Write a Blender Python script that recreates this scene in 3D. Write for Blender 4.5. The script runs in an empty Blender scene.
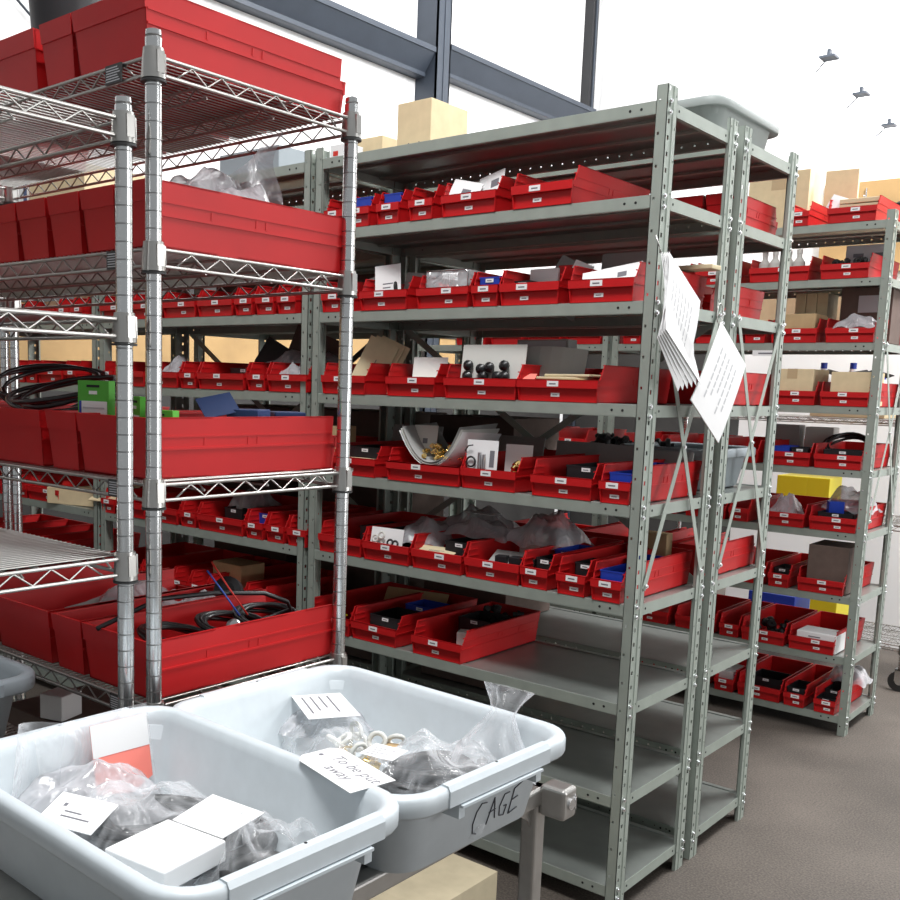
import bpy, bmesh, math, random
from mathutils import Vector, Matrix, Euler
random.seed(7)
S=bpy.context.scene; COL=S.collection
PI=math.pi
# ------------------------------------------------------------------ materials
def mat(name,col,rough=.5,metal=0.,noise=0.,nscale=30.,bump=0.,spec=.5,coat=0.,trans=0.):
    m=bpy.data.materials.new(name); m.use_nodes=True; nt=m.node_tree; b=nt.nodes['Principled BSDF']
    b.inputs['Base Color'].default_value=(*col,1); b.inputs['Roughness'].default_value=rough; b.inputs['Metallic'].default_value=metal
    b.inputs['Specular IOR Level'].default_value=spec; b.inputs['Coat Weight'].default_value=coat
    if trans: b.inputs['Transmission Weight'].default_value=trans
    if noise or bump:
        tc=nt.nodes.new('ShaderNodeTexCoord'); n=nt.nodes.new('ShaderNodeTexNoise'); n.inputs['Scale'].default_value=nscale; n.inputs['Detail'].default_value=5
        nt.links.new(tc.outputs['Object'],n.inputs['Vector'])
        if noise:
            r=nt.nodes.new('ShaderNodeValToRGB'); r.color_ramp.elements[0].position=.3; r.color_ramp.elements[1].position=.7
            r.color_ramp.elements[0].color=(*[c*(1-noise) for c in col],1); r.color_ramp.elements[1].color=(*[min(1,c*(1+noise)) for c in col],1)
            nt.links.new(n.outputs['Fac'],r.inputs['Fac']); nt.links.new(r.outputs['Color'],b.inputs['Base Color'])
        if bump:
            bp=nt.nodes.new('ShaderNodeBump'); bp.inputs['Strength'].default_value=bump; bp.inputs['Distance'].default_value=.01
            nt.links.new(n.outputs['Fac'],bp.inputs['Height']); nt.links.new(bp.outputs['Normal'],b.inputs['Normal'])
    return m
M={}
M['steel']=mat('grey_green_painted_steel',(.315,.355,.315),.42,.2,.08,14)
M['pan']=mat('galvanised_grey_shelf',(.30,.325,.305),.36,.62,.10,10)
M['red']=mat('red_plastic',(.50,.009,.011),.45,0,.07,9,spec=.35)
M['chrome']=mat('chrome_plate',(.66,.67,.67),.2,1.)
M['chromed']=mat('dull_zinc_wire',(.46,.45,.43),.30,1.)
M['band']=mat('dark_plastic_band',(.03,.03,.03),.5)
M['groove']=mat('groove_metal',(.40,.40,.40),.4,1.)
M['bolt']=mat('bright_bolt',(.85,.86,.88),.22,1.)
M['hole']=mat('black_hole_plug',(.012,.012,.012),.8)
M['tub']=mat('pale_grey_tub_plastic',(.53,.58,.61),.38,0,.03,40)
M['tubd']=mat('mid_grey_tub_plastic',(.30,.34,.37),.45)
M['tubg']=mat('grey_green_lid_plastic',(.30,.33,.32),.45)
M['white']=mat('white_card',(.80,.80,.80),.7)
M['offw']=mat('off_white_card',(.62,.62,.58),.75)
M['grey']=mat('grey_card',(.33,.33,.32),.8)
M['pen']=mat('faint_pen_ink',(.16,.16,.18),.8)
M['ink']=mat('grey_print',(.16,.16,.18),.8)
M['inkl']=mat('pale_grey_print',(.50,.50,.52),.8)
M['mark']=mat('black_marker_ink',(.06,.06,.07),.7)
M['manila']=mat('manila_card',(.62,.53,.34),.75,0,.05,30)
M['kraft']=mat('brown_cardboard',(.46,.32,.17),.85,0,.08,25)
M['kraftl']=mat('light_cardboard',(.66,.53,.33),.85,0,.06,25)
M['kraftm']=mat('faded_cardboard',(.44,.38,.26),.9,0,.08,20)
M['tape']=mat('tan_packing_tape',(.50,.37,.22),.35)
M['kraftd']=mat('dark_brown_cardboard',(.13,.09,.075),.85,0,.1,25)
M['blue']=mat('blue_plastic',(.012,.045,.38),.4)
M['black']=mat('black_plastic',(.012,.012,.014),.45)
M['rubber']=mat('black_rubber',(.018,.018,.018),.5,0,.2,50)
M['cable']=mat('black_cable',(.012,.012,.013),.3)
M['brass']=mat('brass',(.78,.56,.22),.25,1.)
M['nickel']=mat('nickel_part',(.55,.55,.56),.28,1.)
M['green']=mat('green_card',(.08,.42,.03),.5)
M['navy']=mat('navy_print_card',(.02,.05,.16),.45)
M['yellow']=mat('yellow_plastic',(.80,.66,.02),.5)
M['pink']=mat('salmon_card',(.95,.25,.20),.6)
M['amber']=mat('amber_plastic',(.65,.22,.03),.35)
M['wirer']=mat('red_wire',(.6,.03,.02),.4); M['wireb']=mat('blue_wire',(.05,.12,.5),.4)
M['orange']=mat('orange_drum',(.55,.10,.05),.5)
M['girt']=mat('blue_grey_steel',(.045,.056,.075),.45,.2,.08,6)
M['stain']=mat('stainless_steel',(.50,.49,.47),.34,.9,.06,40)
M['ply']=mat('plywood',(.50,.32,.14),.7,0,.12,5)
M['shadepanel']=mat('painted_shade_panel',(.035,.033,.032),.6,0,.2,4)  # near-black colour standing in for the shade behind the racks
M['tyre']=mat('black_wheel',(.02,.02,.02),.5)
def wallmat():
    m=mat('white_insulation_facing',(.86,.86,.86),.55); nt=m.node_tree; b=nt.nodes['Principled BSDF']
    tc=nt.nodes.new('ShaderNodeTexCoord'); mp=nt.nodes.new('ShaderNodeMapping'); mp.inputs['Scale'].default_value=(1,1,.12)
    n=nt.nodes.new('ShaderNodeTexNoise'); n.inputs['Scale'].default_value=7; n.inputs['Detail'].default_value=5; n.inputs['Distortion'].default_value=.6
    bp=nt.nodes.new('ShaderNodeBump'); bp.inputs['Strength'].default_value=.55; bp.inputs['Distance'].default_value=.05
    nt.links.new(tc.outputs['Object'],mp.inputs[0]); nt.links.new(mp.outputs[0],n.inputs['Vector']); nt.links.new(n.outputs['Fac'],bp.inputs['Height']); nt.links.new(bp.outputs['Normal'],b.inputs['Normal'])
    return m
M['wall']=wallmat()
M['plainwhite']=mat('white_panel',(.88,.88,.88),.5)
def floormat():
    m=mat('brown_speckled_floor',(.10,.082,.074),.62,0,.0); nt=m.node_tree; b=nt.nodes['Principled BSDF']
    tc=nt.nodes.new('ShaderNodeTexCoord'); n=nt.nodes.new('ShaderNodeTexNoise'); n.inputs['Scale'].default_value=160; n.inputs['Detail'].default_value=3
    n2=nt.nodes.new('ShaderNodeTexNoise'); n2.inputs['Scale'].default_value=1.3; n2.inputs['Detail'].default_value=4
    a=nt.nodes.new('ShaderNodeMath'); a.operation='ADD'
    r=nt.nodes.new('ShaderNodeValToRGB'); r.color_ramp.elements[0].position=.75; r.color_ramp.elements[1].position=1.25
    r.color_ramp.elements[0].position=.42; r.color_ramp.elements[1].position=.60
    h=nt.nodes.new('ShaderNodeMath'); h.operation='MULTIPLY'; h.inputs[1].default_value=.5
    r.color_ramp.elements[0].color=(.050,.041,.034,1); r.color_ramp.elements[1].color=(.130,.109,.092,1)
    nt.links.new(tc.outputs['Object'],n.inputs['Vector']); nt.links.new(tc.outputs['Object'],n2.inputs['Vector'])
    nt.links.new(n.outputs['Fac'],a.inputs[0]); nt.links.new(n2.outputs['Fac'],a.inputs[1]); nt.links.new(a.outputs[0],h.inputs[0]); nt.links.new(h.outputs[0],r.inputs['Fac']); nt.links.new(r.outputs['Color'],b.inputs['Base Color'])
    return m
M['floor']=floormat()
def bagmat(name,tint,mixf):
    m=bpy.data.materials.new(name); m.use_nodes=True; nt=m.node_tree
    for n in list(nt.nodes): nt.nodes.remove(n)
    o=nt.nodes.new('ShaderNodeOutputMaterial'); mx=nt.nodes.new('ShaderNodeMixShader'); t=nt.nodes.new('ShaderNodeBsdfTransparent'); g=nt.nodes.new('ShaderNodeBsdfPrincipled')
    g.inputs['Base Color'].default_value=(*tint,1); g.inputs['Roughness'].default_value=.10
    g.inputs['Coat Weight'].default_value=.6; g.inputs['Coat Roughness'].default_value=.05
    tc=nt.nodes.new('ShaderNodeTexCoord'); nz=nt.nodes.new('ShaderNodeTexNoise'); nz.inputs['Scale'].default_value=15; nz.inputs['Detail'].default_value=2; nz.inputs['Distortion'].default_value=1.0
    bp=nt.nodes.new('ShaderNodeBump'); bp.inputs['Strength'].default_value=.9; bp.inputs['Distance'].default_value=.02
    nt.links.new(tc.outputs['Object'],nz.inputs['Vector']); nt.links.new(nz.outputs['Fac'],bp.inputs['Height']); nt.links.new(bp.outputs['Normal'],g.inputs['Normal'])
    lw=nt.nodes.new('ShaderNodeLayerWeight'); lw.inputs['Blend'].default_value=.35; nt.links.new(bp.outputs['Normal'],lw.inputs['Normal'])
    ma=nt.nodes.new('ShaderNodeMath'); ma.operation='MULTIPLY_ADD'; ma.inputs[1].default_value=.55; ma.inputs[2].default_value=mixf; ma.use_clamp=True
    nt.links.new(lw.outputs['Facing'],ma.inputs[0]); nt.links.new(ma.outputs[0],mx.inputs[0]); nt.links.new(t.outputs[0],mx.inputs[1]); nt.links.new(g.outputs[0],mx.inputs[2]); nt.links.new(mx.outputs[0],o.inputs[0])
    return m
M['bag']=bagmat('clear_polythene',(.9,.92,.95),.07)
M['bagw']=bagmat('milky_polythene',(.60,.60,.63),.38)
M['tubclear']=bagmat('clear_hard_plastic',(.7,.72,.74),.3)
def emat(name,col,s):
    m=bpy.data.materials.new(name); m.use_nodes=True; b=m.node_tree.nodes['Principled BSDF']
    b.inputs['Base Color'].default_value=(.9,.9,.9,1); b.inputs['Emission Color'].default_value=(*col,1); b.inputs['Emission Strength'].default_value=s
    return m
M['lamp']=emat('lit_lamp_tube',(1,1,1),4.)
# ------------------------------------------------------------------ mesh builder
class MB:
    def __init__(s): s.v=[];s.f=[];s.mi=[];s.sm=[]
    def add(s,vs,fs,mi=0,smooth=False,T=None):
        o=len(s.v)
        for p in vs:
            s.v.append(tuple(T@Vector(p)) if T is not None else tuple(p))
        for f in fs: s.f.append([o+i for i in f]); s.mi.append(mi); s.sm.append(smooth)
    def box(s,a,b,mi=0,T=None):
        x0,y0,z0=a;x1,y1,z1=b
        s.add([(x0,y0,z0),(x1,y0,z0),(x1,y1,z0),(x0,y1,z0),(x0,y0,z1),(x1,y0,z1),(x1,y1,z1),(x0,y1,z1)],
              [(0,3,2,1),(4,5,6,7),(0,1,5,4),(1,2,6,5),(2,3,7,6),(3,0,4,7)],mi,False,T)
    def prism(s,poly,d,mi=0,T=None,smooth=False):
        # poly: list of 3D points, d: extrusion vector
        n=len(poly); d=Vector(d); p=[Vector(q) for q in poly]
        vs=p+[q+d for q in p]
        s.add(vs,[tuple(range(n))[::-1],tuple(range(n,2*n))]+[(i,(i+1)%n,n+(i+1)%n,n+i) for i in range(n)],mi,smooth,T)
    def cyl(s,p0,p1,r,n=8,mi=0,r1=None,T=None,caps=True):
        p0=Vector(p0);p1=Vector(p1);r1=r if r1 is None else r1
        d=(p1-p0).normalized(); u=d.orthogonal().normalized(); w=d.cross(u)
        vs=[];
        for p,rr in ((p0,r),(p1,r1)):
            for i in range(n):
                a=2*PI*i/n; vs.append(p+(u*math.cos(a)+w*math.sin(a))*rr)
        s.add(vs,[(i,(i+1)%n,n+(i+1)%n,n+i) for i in range(n)],mi,True,T)
        if caps: s.add(vs,[tuple(range(n))[::-1],tuple(range(n,2*n))],mi,False,T)
    def lathe(s,prof,c=(0,0,0),n=16,T=None,mi=0):
        vs=[];k=len(prof)
        for r,z in [(q[0],q[1]) for q in prof]:
            for i in range(n):
                a=2*PI*i/n; vs.append((c[0]+r*math.cos(a),c[1]+r*math.sin(a),c[2]+z))
        for j in range(k-1):
            m_=prof[j][2] if len(prof[j])>2 else mi
            s.add(vs[j*n:(j+2)*n],[(i,(i+1)%n,n+(i+1)%n,n+i) for i in range(n)],m_,True,T)
        s.add(vs[:n],[tuple(range(n))[::-1]],mi,False,T); s.add(vs[-n:],[tuple(range(n))],mi,False,T)
    def tube(s,pts,r,n=6,mi=0,T=None,closed=False):
        pts=[Vector(p) for p in pts]; N=len(pts); vs=[]; up=None
        for i,p in enumerate(pts):
            a=pts[i-1] if (i>0 or closed) else p; b=pts[(i+1)%N] if (i<N-1 or closed) else p
            d=(b-a).normalized()
            if up is None: up=d.orthogonal().normalized()
            u=(up-d*up.dot(d)); u=u.normalized() if u.length>1e-5 else d.orthogonal().normalized(); up=u; w=d.cross(u)
            for k in range(n):
                an=2*PI*k/n; vs.append(p+(u*math.cos(an)+w*math.sin(an))*r)
        fs=[]
        for i in range(N if closed else N-1):
            j=(i+1)%N
            for k in range(n): fs.append((i*n+k,i*n+(k+1)%n,j*n+(k+1)%n,j*n+k))
        if not closed: fs+= [tuple(range(n))[::-1],tuple((N-1)*n+k for k in range(n))]
        s.add(vs,fs,mi,True,T)
    def mesh(s,name,mats):
        me=bpy.data.meshes.new(name); me.from_pydata(s.v,[],s.f); me.update()
        for m in (mats if isinstance(mats,(list,tuple)) else [mats]): me.materials.append(m)
        me.polygons.foreach_set('material_index',s.mi); me.polygons.foreach_set('use_smooth',s.sm)
        bm=bmesh.new(); bm.from_mesh(me); bmesh.ops.recalc_face_normals(bm,faces=bm.faces); bm.to_mesh(me); bm.free()
        return me
    def build(s,name,mats,parent=None,loc=(0,0,0),rot=(0,0,0)):
        return link(name,s.mesh(name,mats),parent,loc,rot)
def link(name,me,parent=None,loc=(0,0,0),rot=(0,0,0)):
    o=bpy.data.objects.new(name,me); COL.objects.link(o); o.location=loc; o.rotation_euler=rot
    if parent: o.parent=parent
    return o
def empty(name,loc=(0,0,0),rz=0):
    o=bpy.data.objects.new(name,None); COL.objects.link(o); o.location=loc; o.rotation_euler=(0,0,rz); o.empty_display_size=.05; return o
SHORT=((' from the left',' from left'),(' shelf of the ',' shelf, '),(' of nearest grey rack',', nearest grey rack'),(' the grey rack behind the chrome rack',' grey rack behind chrome rack'),('on the fifth shelf','on fifth shelf'),('on the sixth shelf','on sixth shelf'),(' in the ',' in '),(' at the ',' at '),(' with a ',' with '),(' of far rack across aisle',', far rack across aisle'),(' the fifth shelf',' fifth shelf'),(' on the ',' on '),(' from right',' from right'),(' on its upper shelves and empty lower shelves',' on upper shelves, lower ones empty'),(' partly behind the chrome post',' behind chrome post'),(' of the ',' of '),(' the chrome rack',' chrome rack'))
def tag(o,label,cat,group=None,kind=None):
    for a,b in SHORT:
        if label and len(label.split())>16: label=label.replace(a,b)
    if label: o['label']=label
    if cat: o['category']=cat
    if group: o['group']=group
    if kind: o['kind']=kind
    return o
def struct(o): o['kind']='structure'; return o
def rbox(name,a,b,m,parent=None,bev=.002,loc=(0,0,0),rot=(0,0,0)):
    mb=MB(); mb.box(a,b); o=mb.build(name,m,parent,loc,rot)
    if bev:
        d=o.modifiers.new('b','BEVEL'); d.width=bev; d.segments=2
    return o
# ------------------------------------------------------------------ camera
S.render.resolution_x=900; S.render.resolution_y=900
cd=bpy.data.cameras.new('camera'); cam=bpy.data.objects.new('camera',cd); COL.objects.link(cam); S.camera=cam
F=1004.10; CP=Vector((1.12686,-2.36090,1.40105)); yaw,pit,rol=.7236,-.1384,.0275
def setcam(y,p,r):
    cy,sy=math.cos(y),math.sin(y)
    f=Vector((-sy*math.cos(p),cy*math.cos(p),math.sin(p))); r0=Vector((cy,sy,0)); u0=r0.cross(f)
    rr=r0*math.cos(r)+u0*math.sin(r); u=-r0*math.sin(r)+u0*math.cos(r)
    m=Matrix((rr,u,-f)).transposed().to_4x4(); m.translation=CP; cam.matrix_world=m
yaw,pit,rol=CAMROT=(0.72359,-0.13839,0.02752)
setcam(yaw,pit,rol)
cd.sensor_width=36; cd.lens=36*F/900; cd.shift_x=(450-358.01)/900; cd.shift_y=-(450-524.42)/900; cd.clip_start=.02
# ------------------------------------------------------------------ the room
XL=-4.0; YB=6.65
def slab(name,a,b,m): return struct(rbox(name,a,b,m,None,0))
slab('floor',(XL-.2,-4.5,-.1),(5.2,YB+.2,0),M['floor'])
slab('wall_left',(XL-.15,-4.5,0),(XL,YB+.2,6.0),M['wall'])
slab('wall_back',(XL,YB,0),(5.2,YB+.2,6.0),M['wall'])
slab('wall_partition',(-1.25,3.85,0),(3.2,3.9,2.62),M['plainwhite'])
slab('trim_1',(XL,-4.5,1.42),(XL+.02,YB-.3,1.80),M['ply'])     # plywood strip along the left wall
slab('shade_panel_low',(XL,-4.5,0),(XL+.03,YB-.3,1.42),M['shadepanel'])  # added dark panel: shade seen through the shelves, put into its colour
slab('shade_panel_high',(XL,-4.5,1.80),(XL+.03,YB-.3,2.12),M['shadepanel'])  # same painted shade above the plywood strip
slab('shade_panel_back',(XL+.03,YB-.03,0),(-1.25,YB,1.95),M['shadepanel'])  # same painted shade, added low on the back wall
# steel girts on the left wall: two-flange channels
def girt(name,y0,y1,z,h):
    mb=MB()
    mb.box((XL,y0,z),(XL+.20,y1,z+.008)); mb.box((XL+.192,y0,z-.03),(XL+.20,y1,z))
    mb.box((XL,y0,z-h),(XL+.012,y1,z)); mb.box((XL,y0,z-h),(XL+.10,y1,z-h+.008)); mb.box((XL+.095,y0,z-h),(XL+.103,y1,z-h+.03))
    mb.prism([(XL+.19,y0,z-.03),(XL+.1,y0,z-h+.03),(XL+.09,y0,z-h+.03),(XL+.18,y0,z-.03)],(0,y1-y0,0))
    mb.v=[(max(p[0],XL+.0015),p[1],p[2]) for p in mb.v]; return mb.build(name,M['girt'])
o=girt('steel_girt',-4.4,3.96,3.93,.19); tag(o,'long blue-grey horizontal steel girt on the white wall, left of the steel column','girt')
o=girt('steel_girt',4.15,6.42,4.0,.19); tag(o,'blue-grey horizontal steel girt on the white wall between the column and the corner post','girt')
mb=MB()
mb.box((XL+.002,3.965,0),(XL+.20,3.98,6)); mb.box((XL+.188,3.965,0),(XL+.20,4.14,6)); mb.box((XL+.002,4.125,0),(XL+.20,4.14,6)); mb.box((XL+.20,4.05,0),(XL+.206,4.06,6))
mb.build('steel_column',M['girt']); tag(bpy.data.objects['steel_column'],'tall blue-grey steel building column standing against the white wall','column')
mb=MB(); mb.box((XL,6.46,0),(XL+.09,6.56,6)); mb.box((XL+.09,6.50,0),(XL+.10,6.53,6),1)
tag(mb.build('corner_post',[M['black'],M['girt']]),'thin dark vertical post in the far corner of the white wall','post')
mb=MB(); mb.tube([(XL+.03,.18,3.66),(XL+.03,1.0,3.05)],.007)
tag(mb.build('sloping_cord',M['girt']),'thin dark cord slanting down the white wall at the top left','cord')
# ------------------------------------------------------------------ perforated strips and steel racks
def perf(mb,org,u,w,n,z0,z1,cols,t=.0018,mi=0):
    """strip from org along u (width w), thickness t along n, z0..z1; cols: (centre, hole_w, hole_h, pitch, phase)"""
    org=Vector(org);u=Vector(u);n=Vector(n)
    def bx(a,b,za,zb):
        if b-a<1e-5 or zb-za<1e-5: return
        P=[org+u*a,org+u*b,org+u*b+n*t,org+u*a+n*t]
        mb.prism([Vector((p.x,p.y,za)) for p in P],(0,0,zb-za),mi)
    e=0
    for c,hw,hh,pitch,ph in sorted(cols):
        bx(e,c-hw/2,z0,z1)
        z=z0; k=z0+ph
        while k+hh/2<z1:
            bx(c-hw/2,c+hw/2,z,k-hh/2); z=k+hh/2; k+=pitch
        bx(c-hw/2,c+hw/2,z,z1); e=c+hw/2
    bx(e,w,z0,z1)
H=2.134; LA=1.170; DP=.435; XO=-.008
POST={}
def post_mesh(sx,sy):
    if (sx,sy) in POST: return POST[(sx,sy)]
    mb=MB()
    perf(mb,(0,0,0),(sx,0,0),.029,(0,sy,0),0,H,[(.020,.0055,.007,.0762,.04)])
    perf(mb,(0,0,0),(0,sy,0),.054,(sx,0,0),0,H,[(.013,.0095,.011,.0381,.03),(.046,.0045,.006,.0762,.055)])
    mb.box((min(-sx*.0022,0),min(sy*.030,sy*.034),0),(max(-sx*.0022,0),max(sy*.030,sy*.034),H))
    mb.box((min(0,sx*.009),min(sy*.0525,sy*.054),0),(max(0,sx*.009),max(sy*.0525,sy*.054),H))
    mb.box((min(sx*.0275,sx*.029),min(0,sy*.007),0),(max(sx*.0275,sx*.029),max(0,sy*.007),H))
    POST[(sx,sy)]=mb.mesh('post',M['steel']); return POST[(sx,sy)]
SHELF={}
LIP=.031
def shelf_mesh(perfside):
    if perfside in SHELF: return SHELF[perfside]
    mb=MB(); a,b,c,d=-LA+.003,-.003,.0025,DP-.0025; t=.0015
    mb.box((a,c+.022,-.0045),(b,d-.022,-.003),2)
    for y0_,y1_,y2_ in ((c,c+.003,c+.024),(d,d-.003,d-.024)):
        mb.prism([(a,y0_,-.004),(a,y1_,0),(a,y2_-(.003 if y2_>y1_ else -.003),0),(a,y2_,-.004)],(b-a,0,0),2)
    # rounded roll of the lip: small chamfer strips proud of the top edges
    for yy,s in ((c,1),(d,-1)):
        if perfside==-s:
            n=int((b-a)/.0381)
            x=a
            for k in range(n):
                cx=a+.02+k*.0381
                mb.box((x,min(yy,yy+s*t),-LIP),(cx-.0025,max(yy,yy+s*t),-.0015)); x=cx+.0025
            mb.box((x,min(yy,yy+s*t),-LIP),(b,max(yy,yy+s*t),-.0015))
            mb.box((a+.0002,min(yy,yy+s*t)+.0001,-LIP+.0001),(b-.0002,max(yy,yy+s*t)-.0001,-LIP+.0145)); mb.box((a+.0002,min(yy,yy+s*t)+.0001,-.0115),(b-.0002,max(yy,yy+s*t)-.0001,-.0016))
        else: mb.box((a,min(yy,yy+s*t),-LIP),(b,max(yy,yy+s*t),-.0015))
        mb.box((a,min(yy,yy+s*.014),-LIP-.001),(b,max(yy,yy+s*.014),-LIP+.0005))
        for xx in (a+.065,a+.095,b-.065,b-.095):
            mb.cyl((xx,yy-s*.0006,-.016),(xx,yy+s*.0004,-.016),.0035,8,1)
    for xx,s in ((a,1),(b,-1)):
        mb.box((min(xx,xx+s*t),c,-LIP),(max(xx,xx+s*t),d,-.0015)); mb.box((min(xx,xx+s*.012),c,-LIP-.001),(max(xx,xx+s*.012),d,-LIP+.0005))
        mb.cyl((xx-s*.0006,c+.07,-.016),(xx+s*.0004,c+.07,-.016),.0035,8,1); mb.cyl((xx-s*.0006,d-.07,-.016),(xx+s*.0004,d-.07,-.016),.0035,8,1)
    for yy in (c+.14,c+.3): mb.box((a+.004,yy,-.012),(b-.004,yy+.02,-.0046))   # stiffening ribs under the pan
    SHELF[perfside]=mb.mesh('shelf',[M['steel'],M['hole'],M['pan']]); return SHELF[perfside]
mb=MB(); mb.cyl((0,0,0),(.004,0,0),.0065,6); mb.cyl((.004,0,0),(.007,0,0),.004,8); BOLT=mb.mesh('bolt',M['bolt'])
ZS=[2.100,1.880,1.6265,1.3704,1.1151,.8568,.5918,.3368,.0850]
def steel_rack(label,x1,y0,zs=ZS,perfside=1,bolts=True,brace=True,backbrace=None):
    r=empty('steel_shelving_rack',(x1+XO,y0,0)); tag(r,label,'shelving rack','grey steel shelving racks')
    for (px,py,sx,sy) in ((0,0,-1,1),(-LA,0,1,1),(0,DP,-1,-1),(-LA,DP,1,-1)):
        link('post',post_mesh(sx,sy),r,(px,py,0))
    for z in zs: link('shelf',shelf_mesh(perfside),r,(0,0,z))
    if bolts:
        for z in zs:
            for yy in (.013,DP-.013):
                for dz in (-.004,-.030): link('bolt',BOLT,r,(0,yy,z+dz))
    if brace:
        for (ya,za,yb,zb,o) in ((.045,.905,DP-.045,1.615,.003),(DP-.045,.905,.045,1.615,.0055)):
            m=MB(); d=Vector((0,yb-ya,zb-za)).normalized(); n=Vector((0,-d.z,d.y))*.0095
            A=Vector((o,ya,za))-d*.01; B=Vector((o,yb,zb))+d*.01
            m.prism([A-n,A+n,A+n+Vector((.0018,0,0)),A-n+Vector((.0018,0,0))],B-A); m.build('cross_brace',M['steel'],r)
        for yy,zz in ((.045,.905),(DP-.045,.905),(.045,1.615),(DP-.045,1.615),(DP/2,1.26)): link('bolt',BOLT,r,(.006,yy,zz))
    if backbrace is not None:
        yb=backbrace
        for (xa,xb,o) in ((-LA+.03,-.03,0),(-.03,-LA+.03,.003)):
            m=MB(); A=Vector((xa,yb+o,.86)); B=Vector((xb,yb+o,1.60)); d=(B-A).normalized(); n=Vector((-d.z,0,d.x))*.011
            m.prism([A-n,A+n,A+n+Vector((0,.0018,0)),A-n+Vector((0,.0018,0))],B-A); m.build('back_brace',M['steel'],r)
    return r
rA=steel_rack('tall grey steel rack nearest the camera with bins on its upper shelves and empty lower shelves',0,0,perfside=1,backbrace=DP+.001)
rC=steel_rack('grey steel rack back to back with the nearest grey rack, on its far side',0,.483,perfside=-1)
rB=steel_rack('grey steel rack seen through the chrome rack, left of the nearest grey rack',-1.192,0,perfside=1,bolts=False,brace=False,backbrace=DP+.001)
rE=steel_rack('grey steel rack standing behind the left grey rack, mostly hidden',-1.192,.483,perfside=-1,bolts=False,brace=False)
rB2=steel_rack('grey steel rack at the far left end of the row, seen through the chrome rack',-2.384,0,perfside=1,bolts=False,brace=False)
rD=steel_rack('grey steel rack full of bins across the aisle at the right edge of the photo',0,2.022,[z-.003 for z in ZS],perfside=1)
rD2=steel_rack('grey steel rack beside the far rack, seen only through the nearest rack',-1.192,2.022,[z-.003 for z in ZS],perfside=1,bolts=False,brace=False)
# ------------------------------------------------------------------ bins
BH=.098
BINM={}
def bin_mesh(w,L,low=.036,setb=.028):
    k=(round(w,3),round(L,3),low)
    if k in BINM: return BINM[k]
    t=.0028; mb=MB(); h=BH; lipt=low+.022
    for s in (-1,1):
        x=s*w/2; xi=x-s*t
        mb.prism([(x,.004,0),(x,L,0),(x,L,h),(x,setb,h),(x,.004+.006,lipt),(x,.0,lipt),(x,0,low)],(xi-x,0,0))
        mb.box((min(x,x+s*.0012),.012,h-.032),(max(x,x+s*.0012),L-.002,h-.029)); mb.box((min(x,x+s*.0022),.004,low+.006),(max(x,x+s*.0022),L-.001,low+.0095))
        mb.box((min(x,x-s*.006),setb,h-.003),(max(x,x-s*.006),L,h))
        for zz in (.058,.075): mb.box((min(xi,xi-s*.002),.012,zz),(max(xi,xi-s*.002),.06,zz+.003))
        for yy in (L*.45,L*.5,L*.72): mb.box((min(x,x+s*.001),yy,low+.012),(max(x,x+s*.001),yy+.004,h-.034))
    mb.box((-w/2,.006,0),(w/2,L,t)); mb.box((-w/2,L-t,0),(w/2,L,h)); mb.box((-w/2,L,h-.03),(w/2,L+.0018,h))
    mb.box((-w/2,.008,0),(w/2,.008+t,low+.004))
    mb.box((-w/2-.001,-.003,low),(w/2+.001,.002,lipt)); mb.box((-w/2,.002,low),(w/2,.009,low+.003)); mb.box((-w/2-.001,-.003,lipt-.003),(w/2+.001,.006,lipt))
    v=[]
    for (x,y,z) in mb.v:
        q=max(0,min(1,z/h)); x=x-(1 if x>0 else -1)*.0065*(1-q); 
        if y>L*.8: y-=.010*(1-q)
        v.append((x,y,z))
    mb.v=v; BINM[k]=mb.mesh('bin',M['red']); return BINM[k]
def label_mesh(w,h):
    mb=MB(); mb.box((-w/2,-.0008,-h/2),(w/2,0,h/2)); mb.box((-w*.30,-.0011,-h*.14),(w*.28,-.0008,h*.10),1); return mb.mesh('label_card',[M['white'],M['ink']])
LAB=label_mesh(.034,.0145); LAB2=label_mesh(.026,.010)
ORD=['','first','second','third','fourth','fifth','sixth','seventh','eighth','ninth','tenth','eleventh','twelfth']
WN={.092:'narrow',.19:'medium',.25:'wide',.28:'wide'}
def shelf_bin(x,y,z,w,L=.43,face=0,label='',group='red shelf bins',labels=2,amber=False,low=.036,setb=.028,lofs=0,rz=0):
    o=link('shelf_bin',bin_mesh(w,L,low,setb),None,(x,y,z),(0,0,face+rz)); tag(o,label,'bin',group)
    if labels>0: link('label_card',LAB,o,(lofs,-.0032,low+.011))
    if labels>1: link('label_card',LAB2,o,(lofs+.003,.0078,low*.5))
    return o
# ------------------------------------------------------------------ things in the bins
def sheet_mesh(w,h,bend=0.,t=.0008,n=8,print_=None,m='white'):
    """card standing in XZ, bottom centre at origin, bending about z"""
    mb=MB()
    vs=[];
    for i in range(n+1):
        u=i/n-.5; x=u*w; y=bend*(1-(2*u)**2)
        for z in (0,h): vs+= [(x,y,z),(x,y+t,z)]
    fs=[]
    for i in range(n):
        a=i*4;b=a+4
        fs+=[(a,b,b+2,a+2),(a+1,a+3,b+3,b+1),(a+2,b+2,b+3,a+3),(a,a+1,b+1,b)]
    fs+=[(0,2,3,1),(n*4,n*4+1,n*4+3,n*4+2)]
    mb.add(vs,fs,0,False)
    mats=[M[m]]
    if print_:
        mats.append(M['ink'])
        for (a,b,c,d) in print_:
            if abs(bend)<1e-6: mb.box((a*w,-.0004,b*h),(c*w,0,d*h),1)
    return mb,mats
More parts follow.
